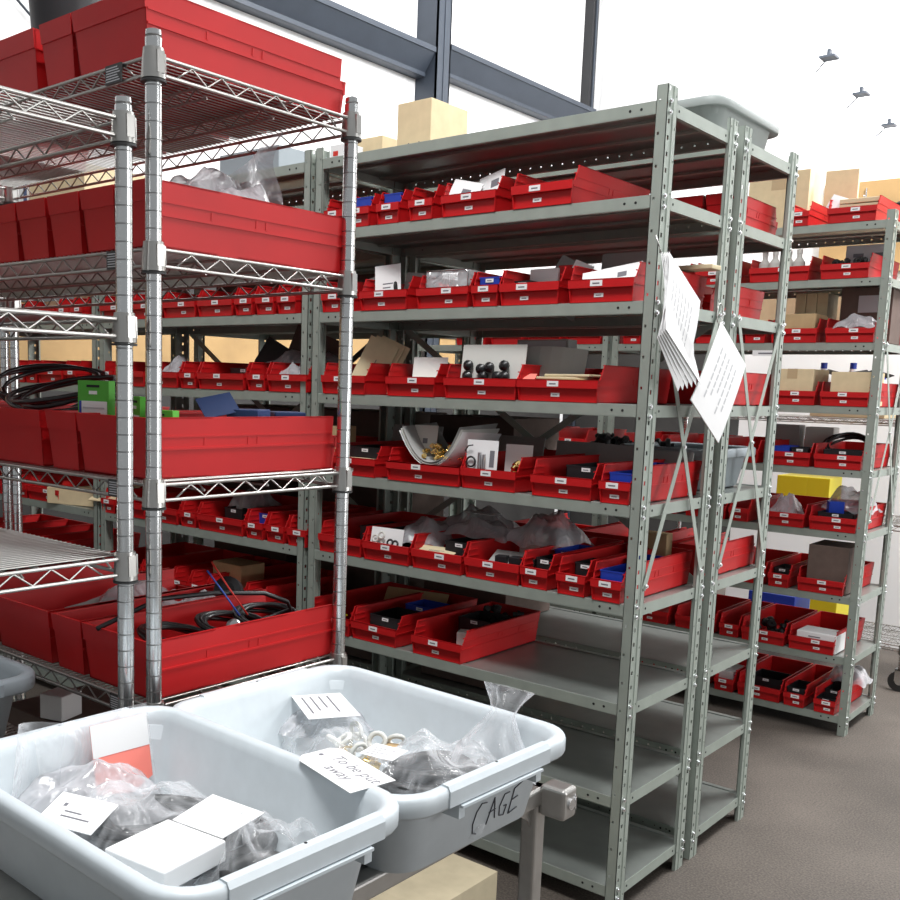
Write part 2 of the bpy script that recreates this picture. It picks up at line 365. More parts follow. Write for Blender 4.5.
def card(x,y,z,w,h,tilt=-.3,rz=0,rx=0,m='white',label='',cat='card',bend=0.,pr=((-.2,.5,.2,.53),(-.2,.4,.1,.43)),name='white_card',t=.0012,roll=0,group=None):
    mb,ms=sheet_mesh(w,h,bend,t,8,pr,m); o=mb.build(name,ms,None,(x,y,z)); 
    o.rotation_mode='XYZ'; o.matrix_world=Matrix.Translation((x,y,z))@Matrix.Rotation(rz,4,'Z')@Matrix.Rotation(tilt,4,'X')@Matrix.Rotation(roll,4,'Y')
    tag(o,label,cat,group); return o
def divider_box(x,y,z,w,d,h,m,label,lab=True,rz=0,cat='divider box',group=None):
    mb=MB(); t=.002
    mb.box((-w/2,0,0),(w/2,t,h)); mb.box((-w/2,d-t,0),(w/2,d,h)); mb.box((-w/2,0,0),(-w/2+t,d,h)); mb.box((w/2-t,0,0),(w/2,d,h)); mb.box((-w/2,0,0),(w/2,d,t)); mb.box((-w/2-.001,-.001,h-.004),(w/2+.001,t,h))
    o=mb.build('divider_box',M[m],None,(x,y,z),(0,0,rz)); tag(o,label,cat,group)
    if lab: link('label_card',LAB2,o,(0,-.0012,h-.010))
    return o
def carton(x,y,z,w,d,h,m,label,rz=0,tape=None,name='cardboard_box',flaps=False,panel=None,cat='box',group=None,center=False):
    r=link(name,None,None); 
    mb=MB(); mb.box((-w/2,0,0),(w/2,d,h if not flaps else h))
    bpy.data.objects.remove(r); me=mb.mesh(name,M[m]); r=link(name,me,None,(x,y,z),(0,0,rz)); tag(r,label,cat,group)
    b=r.modifiers.new('b','BEVEL'); b.width=min(.002,w*.05); b.segments=2
    if tape:
        t=MB(); t.box((-w*.12,-.0006,h*.72),(w*.12,0,h)); t.box((-w*.12,-.0006,h),(w*.12,d,h+.0006)); t.build('tape',M[tape],r)
    if panel:
        pm,(a,b_,c,e)=panel
        t=MB(); t.box((a*w,-.0008,b_*h),(c*w,0,e*h)); t.build('printed_panel',M[pm],r)
    if flaps:
        for s in (-1,1):
            t=MB(); t.prism([(s*w/2,0,h),(s*w/2,d,h),(s*(w/2+w*.38),d*.95,h+w*.22),(s*(w/2+w*.38),d*.05,h+w*.22)],(0,0,.003)); t.build('flap',M[flaps],r)
    return r
def crumple(w,d,h,seed,n=14,amp=.5,top=None):
    rnd=random.Random(seed); mb=MB(); n=n+10
    ph=[(rnd.uniform(-7,7),rnd.uniform(-7,7),rnd.uniform(0,6.3),rnd.uniform(.5,1)) for _ in range(5)]
    cr=[(rnd.uniform(0,PI),rnd.uniform(-.8,.8),rnd.uniform(.5,1.)) for _ in range(9)]
    def nz(u,v):
        a=sum(a*math.sin(p*u+q*v+r) for p,q,r,a in ph)/5
        c=0
        for th,of,am in cr:
            dd=abs(u*math.cos(th)+v*math.sin(th)-of); c+=am*max(0,1-dd/.16)**1.5
        return a*.55+c*.30
    vt=[]
    for i in range(n+1):
        for j in range(n+1):
            u=2*i/n-1; v=2*j/n-1
            e=max(0,(1-abs(u)**2.6)*(1-abs(v)**2.6))**.7
            f=nz(u,v)
            vt.append((u*w/2*(1-.05*f)+.012*w*math.sin(9*v+seed),v*d/2*(1-.05*f)+.012*d*math.sin(8*u+seed),h*(e*(.60+amp*.55*f)+.06*(1+math.sin(7*u+5*v+seed)))))
    fs=[]
    for i in range(n):
        for j in range(n):
            a=i*(n+1)+j; fs.append((a,a+1,a+n+2,a+n+1))
    mb.add(vt,fs,0,True); return mb
def bag(x,y,z,w,d,h,seed,label,m='bag',rz=0,tilt=(0,0),lab=None,amp=.6,n=14,group=None,cat='bag'):
    o=crumple(w,d,h,seed,n,amp).build('plastic_bag',M[m],None,(x,y,z),(tilt[0],tilt[1],rz)); tag(o,label,cat,group)
    if lab:
        a,b,c,e,zz=lab
        t=MB(); t.box((a,b,zz),(c,e,zz+.0008)); [t.box((a+.1*(c-a),b+(.15+.17*q_)*(e-b),zz+.0008),(a+(.8-.1*(q_%3))*(c-a),b+(.19+.17*q_)*(e-b),zz+.001),1) for q_ in range(4)]
        t.build('paper_label',[M['white'],M['pen']],o)
    return o
def coil(x,y,z,R,turns,r,m,label,seed=0,flat=.35,tilt=(0,0,0),name='cable_coil',cat='cable',mb=None,sq=1.):
    rnd=random.Random(seed); pts=[]; N=turns*22
    p1,p2=rnd.uniform(0,6),rnd.uniform(0,6)
    for i in range(N):
        a=2*PI*i/22; k=i/N
        rr=R*(1-.22*math.sin(k*7+p1)*.6)+R*.05*math.sin(3*a+p2)
        pts.append((rr*math.cos(a),sq*rr*math.sin(a),R*flat*(.5+.5*math.sin(a*1.0+k*5+p1))*.5+k*r*3))
    q=MB(); q.tube(pts,r,6); o=q.build(name,M[m],None,(x,y,z),tilt); tag(o,label,cat); return o
def heap(kind,x,y,z,w,d,n,m,seed,label,cat,group,size=.010,layers=2,name='fitting'):
    """countable small parts, each its own object sharing a mesh"""
    rnd=random.Random(seed); mb=MB()
    if kind=='fitting':
        mb.cyl((0,0,-size*.9),(0,0,0),size*.55,10); mb.cyl((0,0,0),(0,0,size*.5),size*.85,6); mb.cyl((0,0,size*.5),(0,0,size*1.3),size*.6,10)
    elif kind=='washer':
        pts=[(size*math.cos(2*PI*i/14),size*math.sin(2*PI*i/14),0) for i in range(14)]; mb.tube(pts,size*.3,6,closed=True)
    elif kind=='knob':
        mb.lathe([(size*.5,-size),(size*.9,-size*.6),(size,0),(size*.8,size*.5),(size*.35,size*.7),(size*.3,size*1.2)],n=12)
    elif kind=='mount':
        mb.lathe([(size*.9,-size),(size,-size*.5),(size*.55,-size*.2),(size*.55,size*.2),(size,size*.5),(size*.9,size)],n=12); mb.cyl((0,0,-size*1.5),(0,0,size*1.5),size*.25,8)
    elif kind=='clip':
        mb.tube([(0,0,0),(size,0,size*.5),(size*1.4,size*.4,0),(size*.6,size*.8,0),(-size*.4,size*.5,size*.3)],size*.22,5)
    me=mb.mesh(name,M[m])
    for i in range(n):
        lay=i*layers//n
        o=link(name,me,None,(x+rnd.uniform(-w,w)/2,y+rnd.uniform(-d,d)/2,z+size*1.15+lay*size*1.5),(rnd.uniform(-1.5,1.5),rnd.uniform(-1.5,1.5),rnd.uniform(0,6)))
        tag(o,label,cat,group)
# ------------------------------------------------------------------ rack A bins and contents
def pos(i,n): return 'leftmost' if i==0 else ('rightmost' if i==n-1 else ORD[i+1]+' from the left')
SH=[None]+ [ORD[i] for i in range(1,10)]
def row(rack,shelf,z,spans,ydef=-.006,L=.43,face=0,descs=None,group=None,labels=2,jit=.004,low=.036):
    out=[]
    for i,(a,w) in enumerate(spans):
        d=descs[i] if descs else ''
        lab='%s bin %s, %s, %s shelf of %s'%(WN[w],d or 'with parts',pos(i,len(spans)),SH[shelf],rack)
        out.append(shelf_bin(a,ydef+random.uniform(0,jit),z,w,L,face,lab,group,labels,low=low,lofs=random.uniform(-.12,.1)*w))
    return out
RA='nearest grey rack'
A={}
A[2]=row(RA,2,ZS[1],[(-1.088,.092),(-.990,.092),(-.873,.092),(-.747,.092),(-.579,.19),(-.343,.19)],descs=['with a clear bag','with blue divider partly behind the chrome post','with blue divider','standing empty','with two white printed cards','standing empty and open'],group='bins on the second shelf of the nearest rack')
A[3]=row(RA,3,ZS[2],[(-1.093,.092),(-.880,.19),(-.659,.19),(-.511,.092),(-.369,.19),(-.156,.19)],descs=['with one label','with white cards standing up','with a clear box of metal parts','with a blue divider','with white packets and dark sleeves','with a long white card'],group='bins on the third shelf of the nearest rack')
A[4]=row(RA,4,ZS[3],[(-1.035,.19),(-.765,.19),(-.515,.25),(-.268,.25)],descs=['with tall cream folders','with a white card and manila paper','with a knob card','with a manila stack'],group='bins on the fourth shelf of the nearest rack')
A[5]=row(RA,5,ZS[4],[(-.985,.19),(-.707,.28),(-.473,.19),(-.238,.19),(-.082,.092)],descs=['with a black divider box','with curled paper and brass fittings','with a white ring card','with a black divider box','with a blue divider box'],group='bins on the fifth shelf of the nearest rack')
A[6]=row(RA,6,ZS[5],[(-1.035,.19),(-.839,.19),(-.643,.19),(-.447,.19),(-.307,.092),(-.192,.092),(-.088,.092)],descs=['with a black divider','with a washer card','with a silver-labelled bag','with dark clamps','with blue and black dividers','with a black divider','with a blue divider'],group='bins on the sixth shelf of the nearest rack')
A[7]=row(RA,7,ZS[6],[(-1.075,.19),(-.880,.19),(-.632,.19)],descs=['with yellow clips','with blue and black divider boxes','with pale fittings'],group='bins on the seventh shelf of the nearest rack')
FL=.0035
z2,z3,z4,z5,z6,z7=[z+FL for z in ZS[1:7]]
# second shelf
bag(-1.085,.10,z2+.03,.075,.12,.075,3,'clear bag of tan parts in the leftmost bin on the second shelf of the nearest rack','bagw')
heap('fitting',-1.085,.08,z2,.05,.05,5,'kraftl',4,'tan part inside the clear bag, leftmost bin of the second shelf','part','tan parts in the clear bag',.010)
divider_box(-.990,.020,z2,.068,.12,.086,'blue','blue divider box beside the chrome post on the second shelf of the nearest rack',False)
divider_box(-.873,.020,z2,.068,.12,.086,'blue','blue divider box in the third bin of the second shelf of the nearest rack',False)
card(-.625,.022,z2+.040,.10,.062,-.35,.1,m='white',roll=.25,label='white printed card tilted in the left half of the fifth bin, second shelf of the nearest rack',pr=((-.1,.2,.2,.6),(.25,.3,.4,.5)))
card(-.535,.035,z2+.042,.095,.075,-.3,-.2,m='white',roll=-.2,label='white printed card tilted in the right half of the fifth bin, second shelf of the nearest rack',pr=((.0,.4,.3,.7),))
# third shelf
card(-.905,.05,z3+.02,.085,.12,-.15,.3,m='white',label='white card standing upright in the second bin, third shelf of the nearest rack',roll=-.1)
card(-.94,.08,z3+.02,.085,.10,-.2,.25,m='grey',label='grey card leaning behind the upright white card on the third shelf',roll=-.3)
card(-.865,.11,z3+.02,.07,.10,-.2,.2,m='grey',label='second grey card leaning right of the upright white card on the third shelf',roll=.1,pr=None)
card(-.93,.02,z3+.03,.08,.03,-1.1,.5,m='manila',label='flat cream slip lying at the front of the second bin, third shelf of the nearest rack',pr=None)
carton(-.83,.02,z3+.03,.06,.05,.025,'white','small white packet lying in the second bin, third shelf of the nearest rack',name='white_packet',cat='packet',rz=.2)
heap('washer',-.865,.035,z3+.05,.001,.001,1,'rubber',2,'black ring in front of the upright white card on the third shelf','ring',None,.014,1,'rubber_ring')
r=link('clear_case',None) if False else None
mb=MB(); 
for (a,b) in (((-.075,0,0),(.075,.002,.095)),((-.075,.08,0),(.075,.082,.095)),((-.075,0,0),(-.073,.08,.095)),((.073,0,0),(.075,.08,.095))): mb.box(a,b)
cc=mb.build('clear_case',M['tubclear'],None,(-.668,.03,z3+.01)); tag(cc,'clear case with a bright rim full of metal parts in the third bin, third shelf of the nearest rack','case')
mb=MB(); mb.tube([(-.075,0,.096),(.06,0,.096),(.073,0,.09),(.075,0,.0)],.002); mb.tube([(-.075,0,.0),(-.076,0,.06),(-.06,0,.094)],.002); mb.build('rim',M['chrome'],cc)
heap('knob',-.668,.07,z3+.02,.10,.03,9,'nickel',8,'dull metal part inside the clear case on the third shelf','metal part','metal parts in the clear case',.014,2,'metal_part')
heap('fitting',-.668,.07,z3+.045,.10,.03,4,'wirer',9,'red capped part inside the clear case on the third shelf','part','red parts in the clear case',.012,1,'red_fitting')
divider_box(-.511,.020,z3,.068,.12,.078,'blue','blue divider box in the fourth bin, third shelf of the nearest rack',True)
carton(-.40,.12,z3,.09,.05,.105,'white','white box standing at the back left of the fifth bin, third shelf',name='white_box')
carton(-.335,.13,z3,.05,.05,.112,'red','red packet standing in the fifth bin, third shelf of the nearest rack',name='red_packet',cat='packet')
card(-.30,.10,z3+.04,.06,.08,-.2,.1,m='white',label='white card sticking up at the right of the fifth bin, third shelf',roll=.4,pr=None)
divider_box(-.42,.045,z3,.05,.08,.066,'black','black divider with a white label in the fifth bin, third shelf of the nearest rack')
bag(-.345,.06,z3+.03,.10,.10,.04,12,'purplish clear sleeve lying in the fifth bin, third shelf of the nearest rack','bagw')
card(-.145,.03,z3+.045,.16,.05,-.5,.05,m='white',label='long white card rising to the right in the sixth bin, third shelf of the nearest rack',roll=-.18,pr=((.1,.3,.25,.6),),bend=.0)
carton(-.12,.035,z3+.03,.07,.05,.028,'offw','off-white packet under the long card in the sixth bin, third shelf',name='paper_packet',cat='packet')
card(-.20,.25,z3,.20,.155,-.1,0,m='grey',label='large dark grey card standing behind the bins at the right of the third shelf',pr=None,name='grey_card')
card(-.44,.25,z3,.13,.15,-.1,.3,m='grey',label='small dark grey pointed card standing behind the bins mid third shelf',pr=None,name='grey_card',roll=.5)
carton(-.08,.30,z3+BH+.004,.17,.06,.012,'manila','cream folder lying across the back of the rightmost bin, third shelf',name='cream_folder',cat='folder')
# fourth shelf
for k in range(3):
    card(-1.01+.012*k,.06+.014*k,z4+.02,.10,.16,-.15,.5,m='manila',roll=.42,label=['front','middle','rear'][k]+' cream folder of the three leaning in the leftmost bin, fourth shelf of the nearest rack',cat='folder',name='cream_folder',pr=((.0,.35,.03,.6),(.1,.35,.12,.5)) if k==0 else None,t=.004)
carton(-1.07,.02,z4+.03,.07,.09,.02,'offw','off-white packet lying in the leftmost bin, fourth shelf of the nearest rack',name='paper_packet',cat='packet')
card(-.745,.06,z4+.03,.12,.085,-.12,.1,m='white',label='white card with dark dots standing in the second bin, fourth shelf of the nearest rack',pr=((-.38,.05,-.32,.12),(.2,.05,.26,.12),(.34,.05,.4,.12)))
carton(-.77,.01,z4+.04,.15,.06,.012,'manila','manila card lying in the front of the second bin, fourth shelf of the nearest rack',name='manila_card',cat='card',rz=.08)
KC=card(-.50,.03,z4+.035,.21,.115,-.12,.03,m='offw',label='white rounded knob card standing in the third bin, fourth shelf of the nearest rack',pr=None,t=.002)
for k,(dx,dz) in enumerate(((-.075,.02),(-.072,.05),(-.02,.02),(.0,.045),(.028,.02),(.05,.05),(.052,.02),(-.028,.04))):
    mb=MB(); s=.015; mb.lathe([(s*.6,-s),(s,-s*.4),(s,s*.2),(s*.6,s*.6),(s*.35,s*.9)],n=12); o=mb.build('black_knob',M['cable'],None,(-.50+dx,.018,z4+.04+dz),(1.5,.2*k,0)); o.name='knob'; bpy.context.view_layer.update(); o.parent=KC; o.matrix_parent_inverse=KC.matrix_world.inverted()
carton(-.43,.18,z4,.17,.05,.17,'grey','grey printed carton standing behind the knob card on the fourth shelf',name='grey_carton',panel=('inkl',(-.45,.80,.45,.97)))
carton(-.60,.27,z4,.10,.06,.145,'grey','small grey carton left of the printed carton, at the back of the fourth shelf',name='grey_carton')
card(-.40,.12,z4+.02,.26,.125,-.3,.1,m='grey',label='grey card leaning between the knob card and the grey carton',pr=((.1,.5,.2,.8),),bend=-.03)
for k in range(4):
    carton(-.285+.012*k,.0+.004*k,z4+.040+k*.0075,.17-.01*k,.14,.007,'manila' if k else 'offw',['bottom','second','third','topmost'][k]+' card of the manila pile in the rightmost bin, fourth shelf of the nearest rack',rz=.07*(k%3-1),name='manila_card',cat='card')
card(-.375,.012,z4+.052,.05,.05,-1.2,.4,m='pink',label='salmon pink slip at the left of the manila pile on the fourth shelf',pr=None)
mb=MB(); mb.lathe([(.006,0),(.008,.01),(.009,.03),(.008,.055),(.005,.064)],n=12); tag(mb.build('blue_marker',M['blue'],None,(-.335,.15,z4+.050)),'blue marker tip standing up behind the manila pile on the fourth shelf','marker')
# fifth shelf
divider_box(-.99,.06,z5,.17,.16,.085,'black','black divider box with a white label in the leftmost bin, fifth shelf of the nearest rack')
card(-1.0,.02,z5+.038,.12,.04,-1.25,.1,m='manila',label='thin cream slip at the front of the leftmost bin, fifth shelf of the nearest rack',pr=None)
for k in range(3):
    mb=MB(); n=16; vs=[]; w0=.115-.006*k; 
    for i in range(n+1):
        u=2*i/n-1
        for v in (0,1): vs+=[(u*w0*(1+.1*v),v*.20,.105*abs(u)**2.2+.006*k+.01*v*(k-1)),(u*w0*(1+.1*v),v*.20,.105*abs(u)**2.2+.006*k+.01*v*(k-1)+.0012)]
    fs=[]
    for i in range(n):
        a=i*4;b=a+4; fs+=[(a,b,b+2,a+2),(a+1,a+3,b+3,b+1),(a+2,b+2,b+3,a+3),(a,a+1,b+1,b)]
    mb.add(vs,fs,0,True); tag(mb.build('curled_paper',M[['white','offw','grey'][k]],None,(-.705,.03,z5+.045),(0,-.03,.05)),['outer','middle','inner'][k]+' sheet of curled printed paper cradling the brass fittings, fifth shelf of the nearest rack','paper')
heap('fitting',-.70,.075,z5+.062,.11,.06,22,'brass',5,'brass fitting lying in the curled paper, wide bin on the fifth shelf of the nearest rack','fitting','brass fittings in the curled paper',.010,3,'brass_fitting')
card(-.775,.09,z5+.085,.08,.08,-.15,.2,m='offw',label='cream slip standing at the left of the brass fittings, fifth shelf',pr=((-.1,.3,.1,.5),))
card(-.515,.022,z5+.04,.10,.095,-.08,.1,m='white',label='white card with a black ring in the third bin, fifth shelf of the nearest rack',pr=((.25,.2,.4,.7),))
mb=MB(); mb.tube([(.014*math.cos(2*PI*i/16),0,.014*math.sin(2*PI*i/16)) for i in range(16)],.003,closed=True); mb.tube([(-.02,0,.03),(-.01,0,.045),(.005,0,.048)],.002); tag(mb.build('black_ring',M['cable'],None,(-.545,.014,z5+.072),(0,0,.1)),'black rubber ring on the white card in the third bin, fifth shelf','ring')
mb=MB(); mb.cyl((0,0,0),(0,0,.05),.006,10); mb.cyl((.014,0,0),(.014,0,.045),.005,10); tag(mb.build('metal_pins',M['nickel'],None,(-.515,.014,z5+.05),(0,0,.1)),'pair of metal pins on the white card in the third bin, fifth shelf','pin')
card(-.435,.09,z5+.04,.085,.085,-.08,.1,m='white',label='plain white card behind the ring card, right half of the third bin on the fifth shelf',pr=None)
heap('fitting',-.415,.045,z5+.03,.04,.03,6,'brass',6,'brass fitting in the right corner of the ring-card bin, fifth shelf','fitting','brass fittings beside the ring card',.014,2,'brass_fitting')
divider_box(-.20,.06,z5,.12,.16,.082,'black','black divider box in the fourth bin, fifth shelf of the nearest rack')
divider_box(-.082,.03,z5,.066,.14,.075,'blue','low blue divider box in the rightmost bin, fifth shelf of the nearest rack',False)
divider_box(-.080,.19,z5,.058,.10,.09,'blue','labelled blue divider box at the back of the rightmost bin, fifth shelf')
for k,(xx,w_,h_,rz) in enumerate(((-1.03,.20,.15,.1),(-.62,.20,.135,-.1),(-.40,.16,.13,.0),(-.26,.16,.128,.05),(-.14,.20,.12,-.05))):
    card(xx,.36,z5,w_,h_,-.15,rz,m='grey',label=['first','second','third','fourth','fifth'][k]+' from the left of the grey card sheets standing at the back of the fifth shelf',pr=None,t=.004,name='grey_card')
# sixth shelf
divider_box(-.97,.08,z6,.10,.16,.085,'black','black divider box in the leftmost bin, sixth shelf of the nearest rack')
card(-.86,.02,z6+.035,.12,.065,-.2,.1,m='white',label='white card of washers at the front of the second bin, sixth shelf of the nearest rack',pr=None)
for k,(dx,dz,mm) in enumerate(((-.03,.03,'offw'),(-.015,.018,'offw'),(-.005,.042,'offw'),(.03,.022,'rubber'),(.05,.02,'rubber'))):
    mb=MB(); mb.tube([(.010*math.cos(2*PI*i/14),0,.010*math.sin(2*PI*i/14)) for i in range(14)],.0035,closed=True)
    tag(mb.build('washer',M[mm],None,(-.865+dx,.012,z6+.035+dz),(-.2,0,.1)),('pale' if mm=='offw' else 'black')+' washer on the white card in the second bin, sixth shelf of the nearest rack','washer',('pale' if mm=='offw' else 'black')+' washers on the card')
bag(-.80,.16,z6+.05,.16,.24,.10,21,'crumpled bag spilling up behind the washer card, sixth shelf of the nearest rack','bagw',rz=.3)
divider_box(-.60,.05,z6,.10,.16,.085,'black','black divider box in the third bin, sixth shelf of the nearest rack')
card(-.67,.015,z6+.042,.13,.05,-1.2,.15,m='manila',label='cream card lying at the front of the third bin, sixth shelf of the nearest rack')
bag(-.62,.20,z6+.085,.24,.12,.07,22,'dark bag with a silver printed label lying over the third bin, sixth shelf','bagw',lab=(-.05,-.04,.06,.01,.075))
bag(-.70,.30,z6+.09,.20,.2,.09,23,'grey crumpled bag at the back of the third bin, sixth shelf','bagw')
card(-.43,.05,z6+.045,.12,.06,-1.1,.1,m='grey',label='grey card lying in the fourth bin, sixth shelf of the nearest rack')
for k in range(3):
    carton(-.44+.04*k,.03+.012*k,z6+.045,.034,.03,.022,'black','black clamp block lying in the fourth bin, sixth shelf of the nearest rack',name='clamp_block',cat='clamp',group='black clamp blocks',rz=.2)
bag(-.43,.27,z6+.075,.19,.22,.13,24,'tall clear crumpled bag standing behind the fourth bin, sixth shelf','bagw')
carton(-.47,.24,z6+.02,.08,.03,.09,'offw','cream strip standing between the dark clamps and the tall bag, sixth shelf',name='cream_strip',cat='strip')
divider_box(-.300,.04,z6,.055,.10,.078,'black','black divider box in the fifth bin, sixth shelf of the nearest rack')
divider_box(-.300,.15,z6,.07,.14,.088,'blue','blue divider box behind the black one in the fifth bin, sixth shelf')
divider_box(-.180,.05,z6,.062,.10,.08,'black','black divider box in the sixth bin, sixth shelf of the nearest rack')
divider_box(-.086,.02,z6,.066,.14,.076,'blue','low blue divider box in the rightmost bin, sixth shelf of the nearest rack',False)
divider_box(-.086,.17,z6,.060,.10,.09,'blue','labelled blue divider box at the back of the rightmost bin, sixth shelf')
carton(-.155,.36,z6,.12,.04,.14,'kraft','small brown box standing behind the right bins of the sixth shelf',name='cardboard_box')
# seventh shelf
heap('clip',-1.07,.05,z7+.03,.05,.03,4,'yellow',3,'yellow wire clip in the leftmost bin, seventh shelf of the nearest rack','clip','yellow clips',.012,1,'yellow_clip')
divider_box(-.875,.05,z7,.13,.14,.075,'black','black divider box in the second bin, seventh shelf of the nearest rack')
divider_box(-.855,.20,z7,.12,.10,.09,'blue','blue divider box in the second bin, seventh shelf of the nearest rack')
for k in range(3): card(-.92+.03*k,.015+.008*k,z7+.03,.10,.022,-1.2,.1*k,m='offw',label=['left','middle','right'][k]+' thin pale strip at the front of the second bin, seventh shelf of the nearest rack',pr=None,name='pale_strip',cat='strip')
carton(-.595,.10,z7,.06,.05,.065,'offw','tilted pale fitting in the third bin, seventh shelf of the nearest rack',name='pale_fitting',cat='fitting',rz=.4)
divider_box(-.63,.19,z7,.12,.12,.088,'black','black divider box at the back of the third bin, seventh shelf')
heap('fitting',-.65,.05,z7,.12,.05,7,'grey',11,'grey fitting lying at the front of the third bin, seventh shelf of the nearest rack','fitting','grey fittings',.014,1,'grey_fitting')
heap('fitting',-.62,.33,z7+.05,.14,.1,9,'rubber',12,'black fitting heaped at the back of the third bin, seventh shelf of the nearest rack','fitting','black fittings',.016,2,'black_fitting')
card(-.98,.30,z7,.24,.12,-.6,.2,m='kraft',label='brown card lying at the back of the left bins, seventh shelf of the nearest rack',pr=None)
# top shelf of A
o=carton(-.867,.10,ZS[0],.13,.185,.150,'kraftl','tan cardboard box standing on top of the nearest grey rack',name='cardboard_box')
mb=MB(); mb.box((-.02,-.0008,.012),(-.016,0,.03)); mb.box((.02,-.0008,.012),(.024,0,.03)); mb.build('printed_mark',M['ink'],o)
carton(-1.13,.05,ZS[0],.07,.08,.05,'white','small white box on top of the nearest grey rack, beside its left post',name='white_box',panel=('wirer',(-.3,.3,.0,.6)))
carton(-1.11,.17,ZS[0],.12,.12,.09,'kraftl','small tan box on top of the nearest grey rack, behind the white box',name='cardboard_box')
# ------------------------------------------------------------------ rack C (back to back)
yC=.483
GC='bins on the rack behind the nearest one'
RC='rack behind the nearest rack'
for s,spans in ((2,[(-.10,.092),(-.20,.092),(-.36,.19),(-.56,.19),(-.78,.19),(-1.0,.19)]),(3,[(-.12,.092),(-.28,.19),(-.5,.19),(-.75,.25),(-1.0,.19)]),(4,[(-.12,.19),(-.33,.19),(-.55,.25),(-.80,.19),(-1.02,.19)]),(6,[(-.085,.092),(-.20,.092),(-.36,.19),(-.6,.25)])):
    fl=PI if s!=3 else 0
    for i,(a,w) in enumerate(spans):
        shelf_bin(a,yC+(.433 if fl else .02),ZS[s-1],w,.40 if s!=2 else .34,fl,'%s bin, %s from right, %s shelf of %s'%(WN[w],ORD[i+1],SH[s],RC),GC,2 if s==3 else 1)
# grey tub on C top, tub on C5 built below with the tub maker
# black rubber mounts on a grey tray on C5
o=rbox('grey_tray',(-.62,.62,ZS[4]),(-.30,.86,ZS[4]+.05),M['tubd'],None,.008); tag(o,'dark grey tray of rubber mounts behind the fifth shelf of the nearest rack','tray')
heap('mount',-.46,.74,ZS[4]+.05,.26,.18,14,'rubber',31,'black rubber mount heaped on the grey tray behind the fifth shelf of the nearest rack','mount','black rubber mounts',.024,2,'rubber_mount')
mb=MB(); mb.lathe([(.03,0),(.033,.01),(.033,.07),(.028,.08)],n=16); tag(mb.build('orange_drum',M['orange'],None,(-.22,.66,ZS[4]+.001)),'small orange drum seen through the end of the nearest rack','drum')
# ------------------------------------------------------------------ rack B / B2 bins (through the chrome rack)
RB='grey rack behind chrome rack'
def span_seq(x0,ws,gap=.012):
    out=[];x=x0
    for w in ws: out.append((x+w/2,w)); x+=w+gap
    return out
GB='bins on the grey rack behind the chrome rack'
xb=-2.36
B={}
B[3]=row(RB,3,ZS[2],span_seq(xb,[.19,.19,.19,.19,.092,.092,.092]),group=GB,labels=2,descs=['']*7)
B[4]=row(RB,4,ZS[3],span_seq(xb,[.092,.19,.19,.092,.25,.092,.19][:7]),group=GB)
B[5]=row(RB,5,ZS[4],span_seq(xb,[.19,.19,.092,.19,.092,.092,.19]),group=GB)
B[6]=row(RB,6,ZS[5],span_seq(xb,[.092,.19,.19,.092,.25,.092,.092,.092]),group=GB)
B[7]=row(RB,7,ZS[6],span_seq(xb,[.25,.19,.092,.092,.19,.092]),group=GB,labels=1)
B[2]=row(RB,2,ZS[1],span_seq(xb,[.19,.19,.19,.19,.19]),group=GB,labels=1)
RB2='leftmost grey rack'
for s,ws in ((3,[.19,.19,.19,.25,.092,.092]),(4,[.19,.092,.19,.092,.092,.19,.092]),(5,[.092,.19,.25,.19,.19]),(6,[.19,.19,.092,.092,.25]),(7,[.25,.19,.19,.19])):
    row(RB2,s,ZS[s-1],span_seq(-3.54,ws),group='bins on the leftmost grey rack',labels=2)
divider_box(-1.45,.06,ZS[5]+FL,.07,.12,.08,'blue','blue divider box on the sixth shelf of the grey rack behind the chrome rack')
divider_box(-1.63,.07,ZS[5]+FL,.10,.12,.08,'black','black divider box on the sixth shelf of the grey rack behind the chrome rack')
bag(-1.66,.2,ZS[5]+.07,.16,.16,.10,41,'clear bag over the bins on the sixth shelf of the grey rack behind the chrome rack','bagw')
bag(-1.30,.06,ZS[3]+.04,.12,.10,.07,42,'clear bag of tags in the rightmost bin, fourth shelf of the grey rack behind the chrome rack','bagw')
bag(-1.93,.06,ZS[3]+.05,.10,.10,.08,43,'clear bag in a bin on the fourth shelf of the left grey rack, beside the chrome post','bagw')
divider_box(-1.62,.10,ZS[3]+FL,.14,.1,.075,'black','black divider with a white slip on the fourth shelf of the grey rack behind the chrome rack')
card(-1.66,.25,ZS[3]+BH-.02,.12,.11,-.2,.4,m='rubber',roll=.5,label='black pointed rubber pad standing over the bins, fourth shelf behind the chrome rack',pr=None,name='rubber_pad',cat='pad',t=.01)
card(-1.50,.30,ZS[3]+.05,.26,.17,-.2,.1,m='kraftd',roll=.3,label='dark brown sheet leaning behind the bins, fourth shelf behind the chrome rack',pr=None,name='brown_sheet',cat='sheet',t=.01)
bag(-1.44,.25,ZS[3]+.08,.26,.22,.10,44,'dark crumpled bag behind the bins on the fourth shelf behind the chrome rack','bagw')
carton(-1.70,.10,ZS[6],.16,.12,.13,'kraft','brown box standing among bins on the seventh shelf behind the chrome rack',name='cardboard_box')
carton(-2.62,.02,ZS[5],.26,.3,.07,'kraftl','light cardboard box on the leftmost rack seen under the chrome shelf',name='cardboard_box',rz=.3)
card(-2.35,.0,ZS[5]+.045,.16,.16,-1.2,.3,m='kraftl',label='open cardboard flap on the leftmost grey rack, seen under the chrome shelf',pr=None,name='cardboard_sheet',cat='cardboard',t=.004)
carton(-2.60,.10,ZS[2],.20,.2,.12,'kraftl','tan box on the leftmost grey rack at the height of the second chrome shelf',name='cardboard_box',tape='tape')
carton(-2.85,.10,ZS[2],.20,.2,.10,'kraftl','second tan box on the leftmost grey rack, left of the taped one',name='cardboard_box')
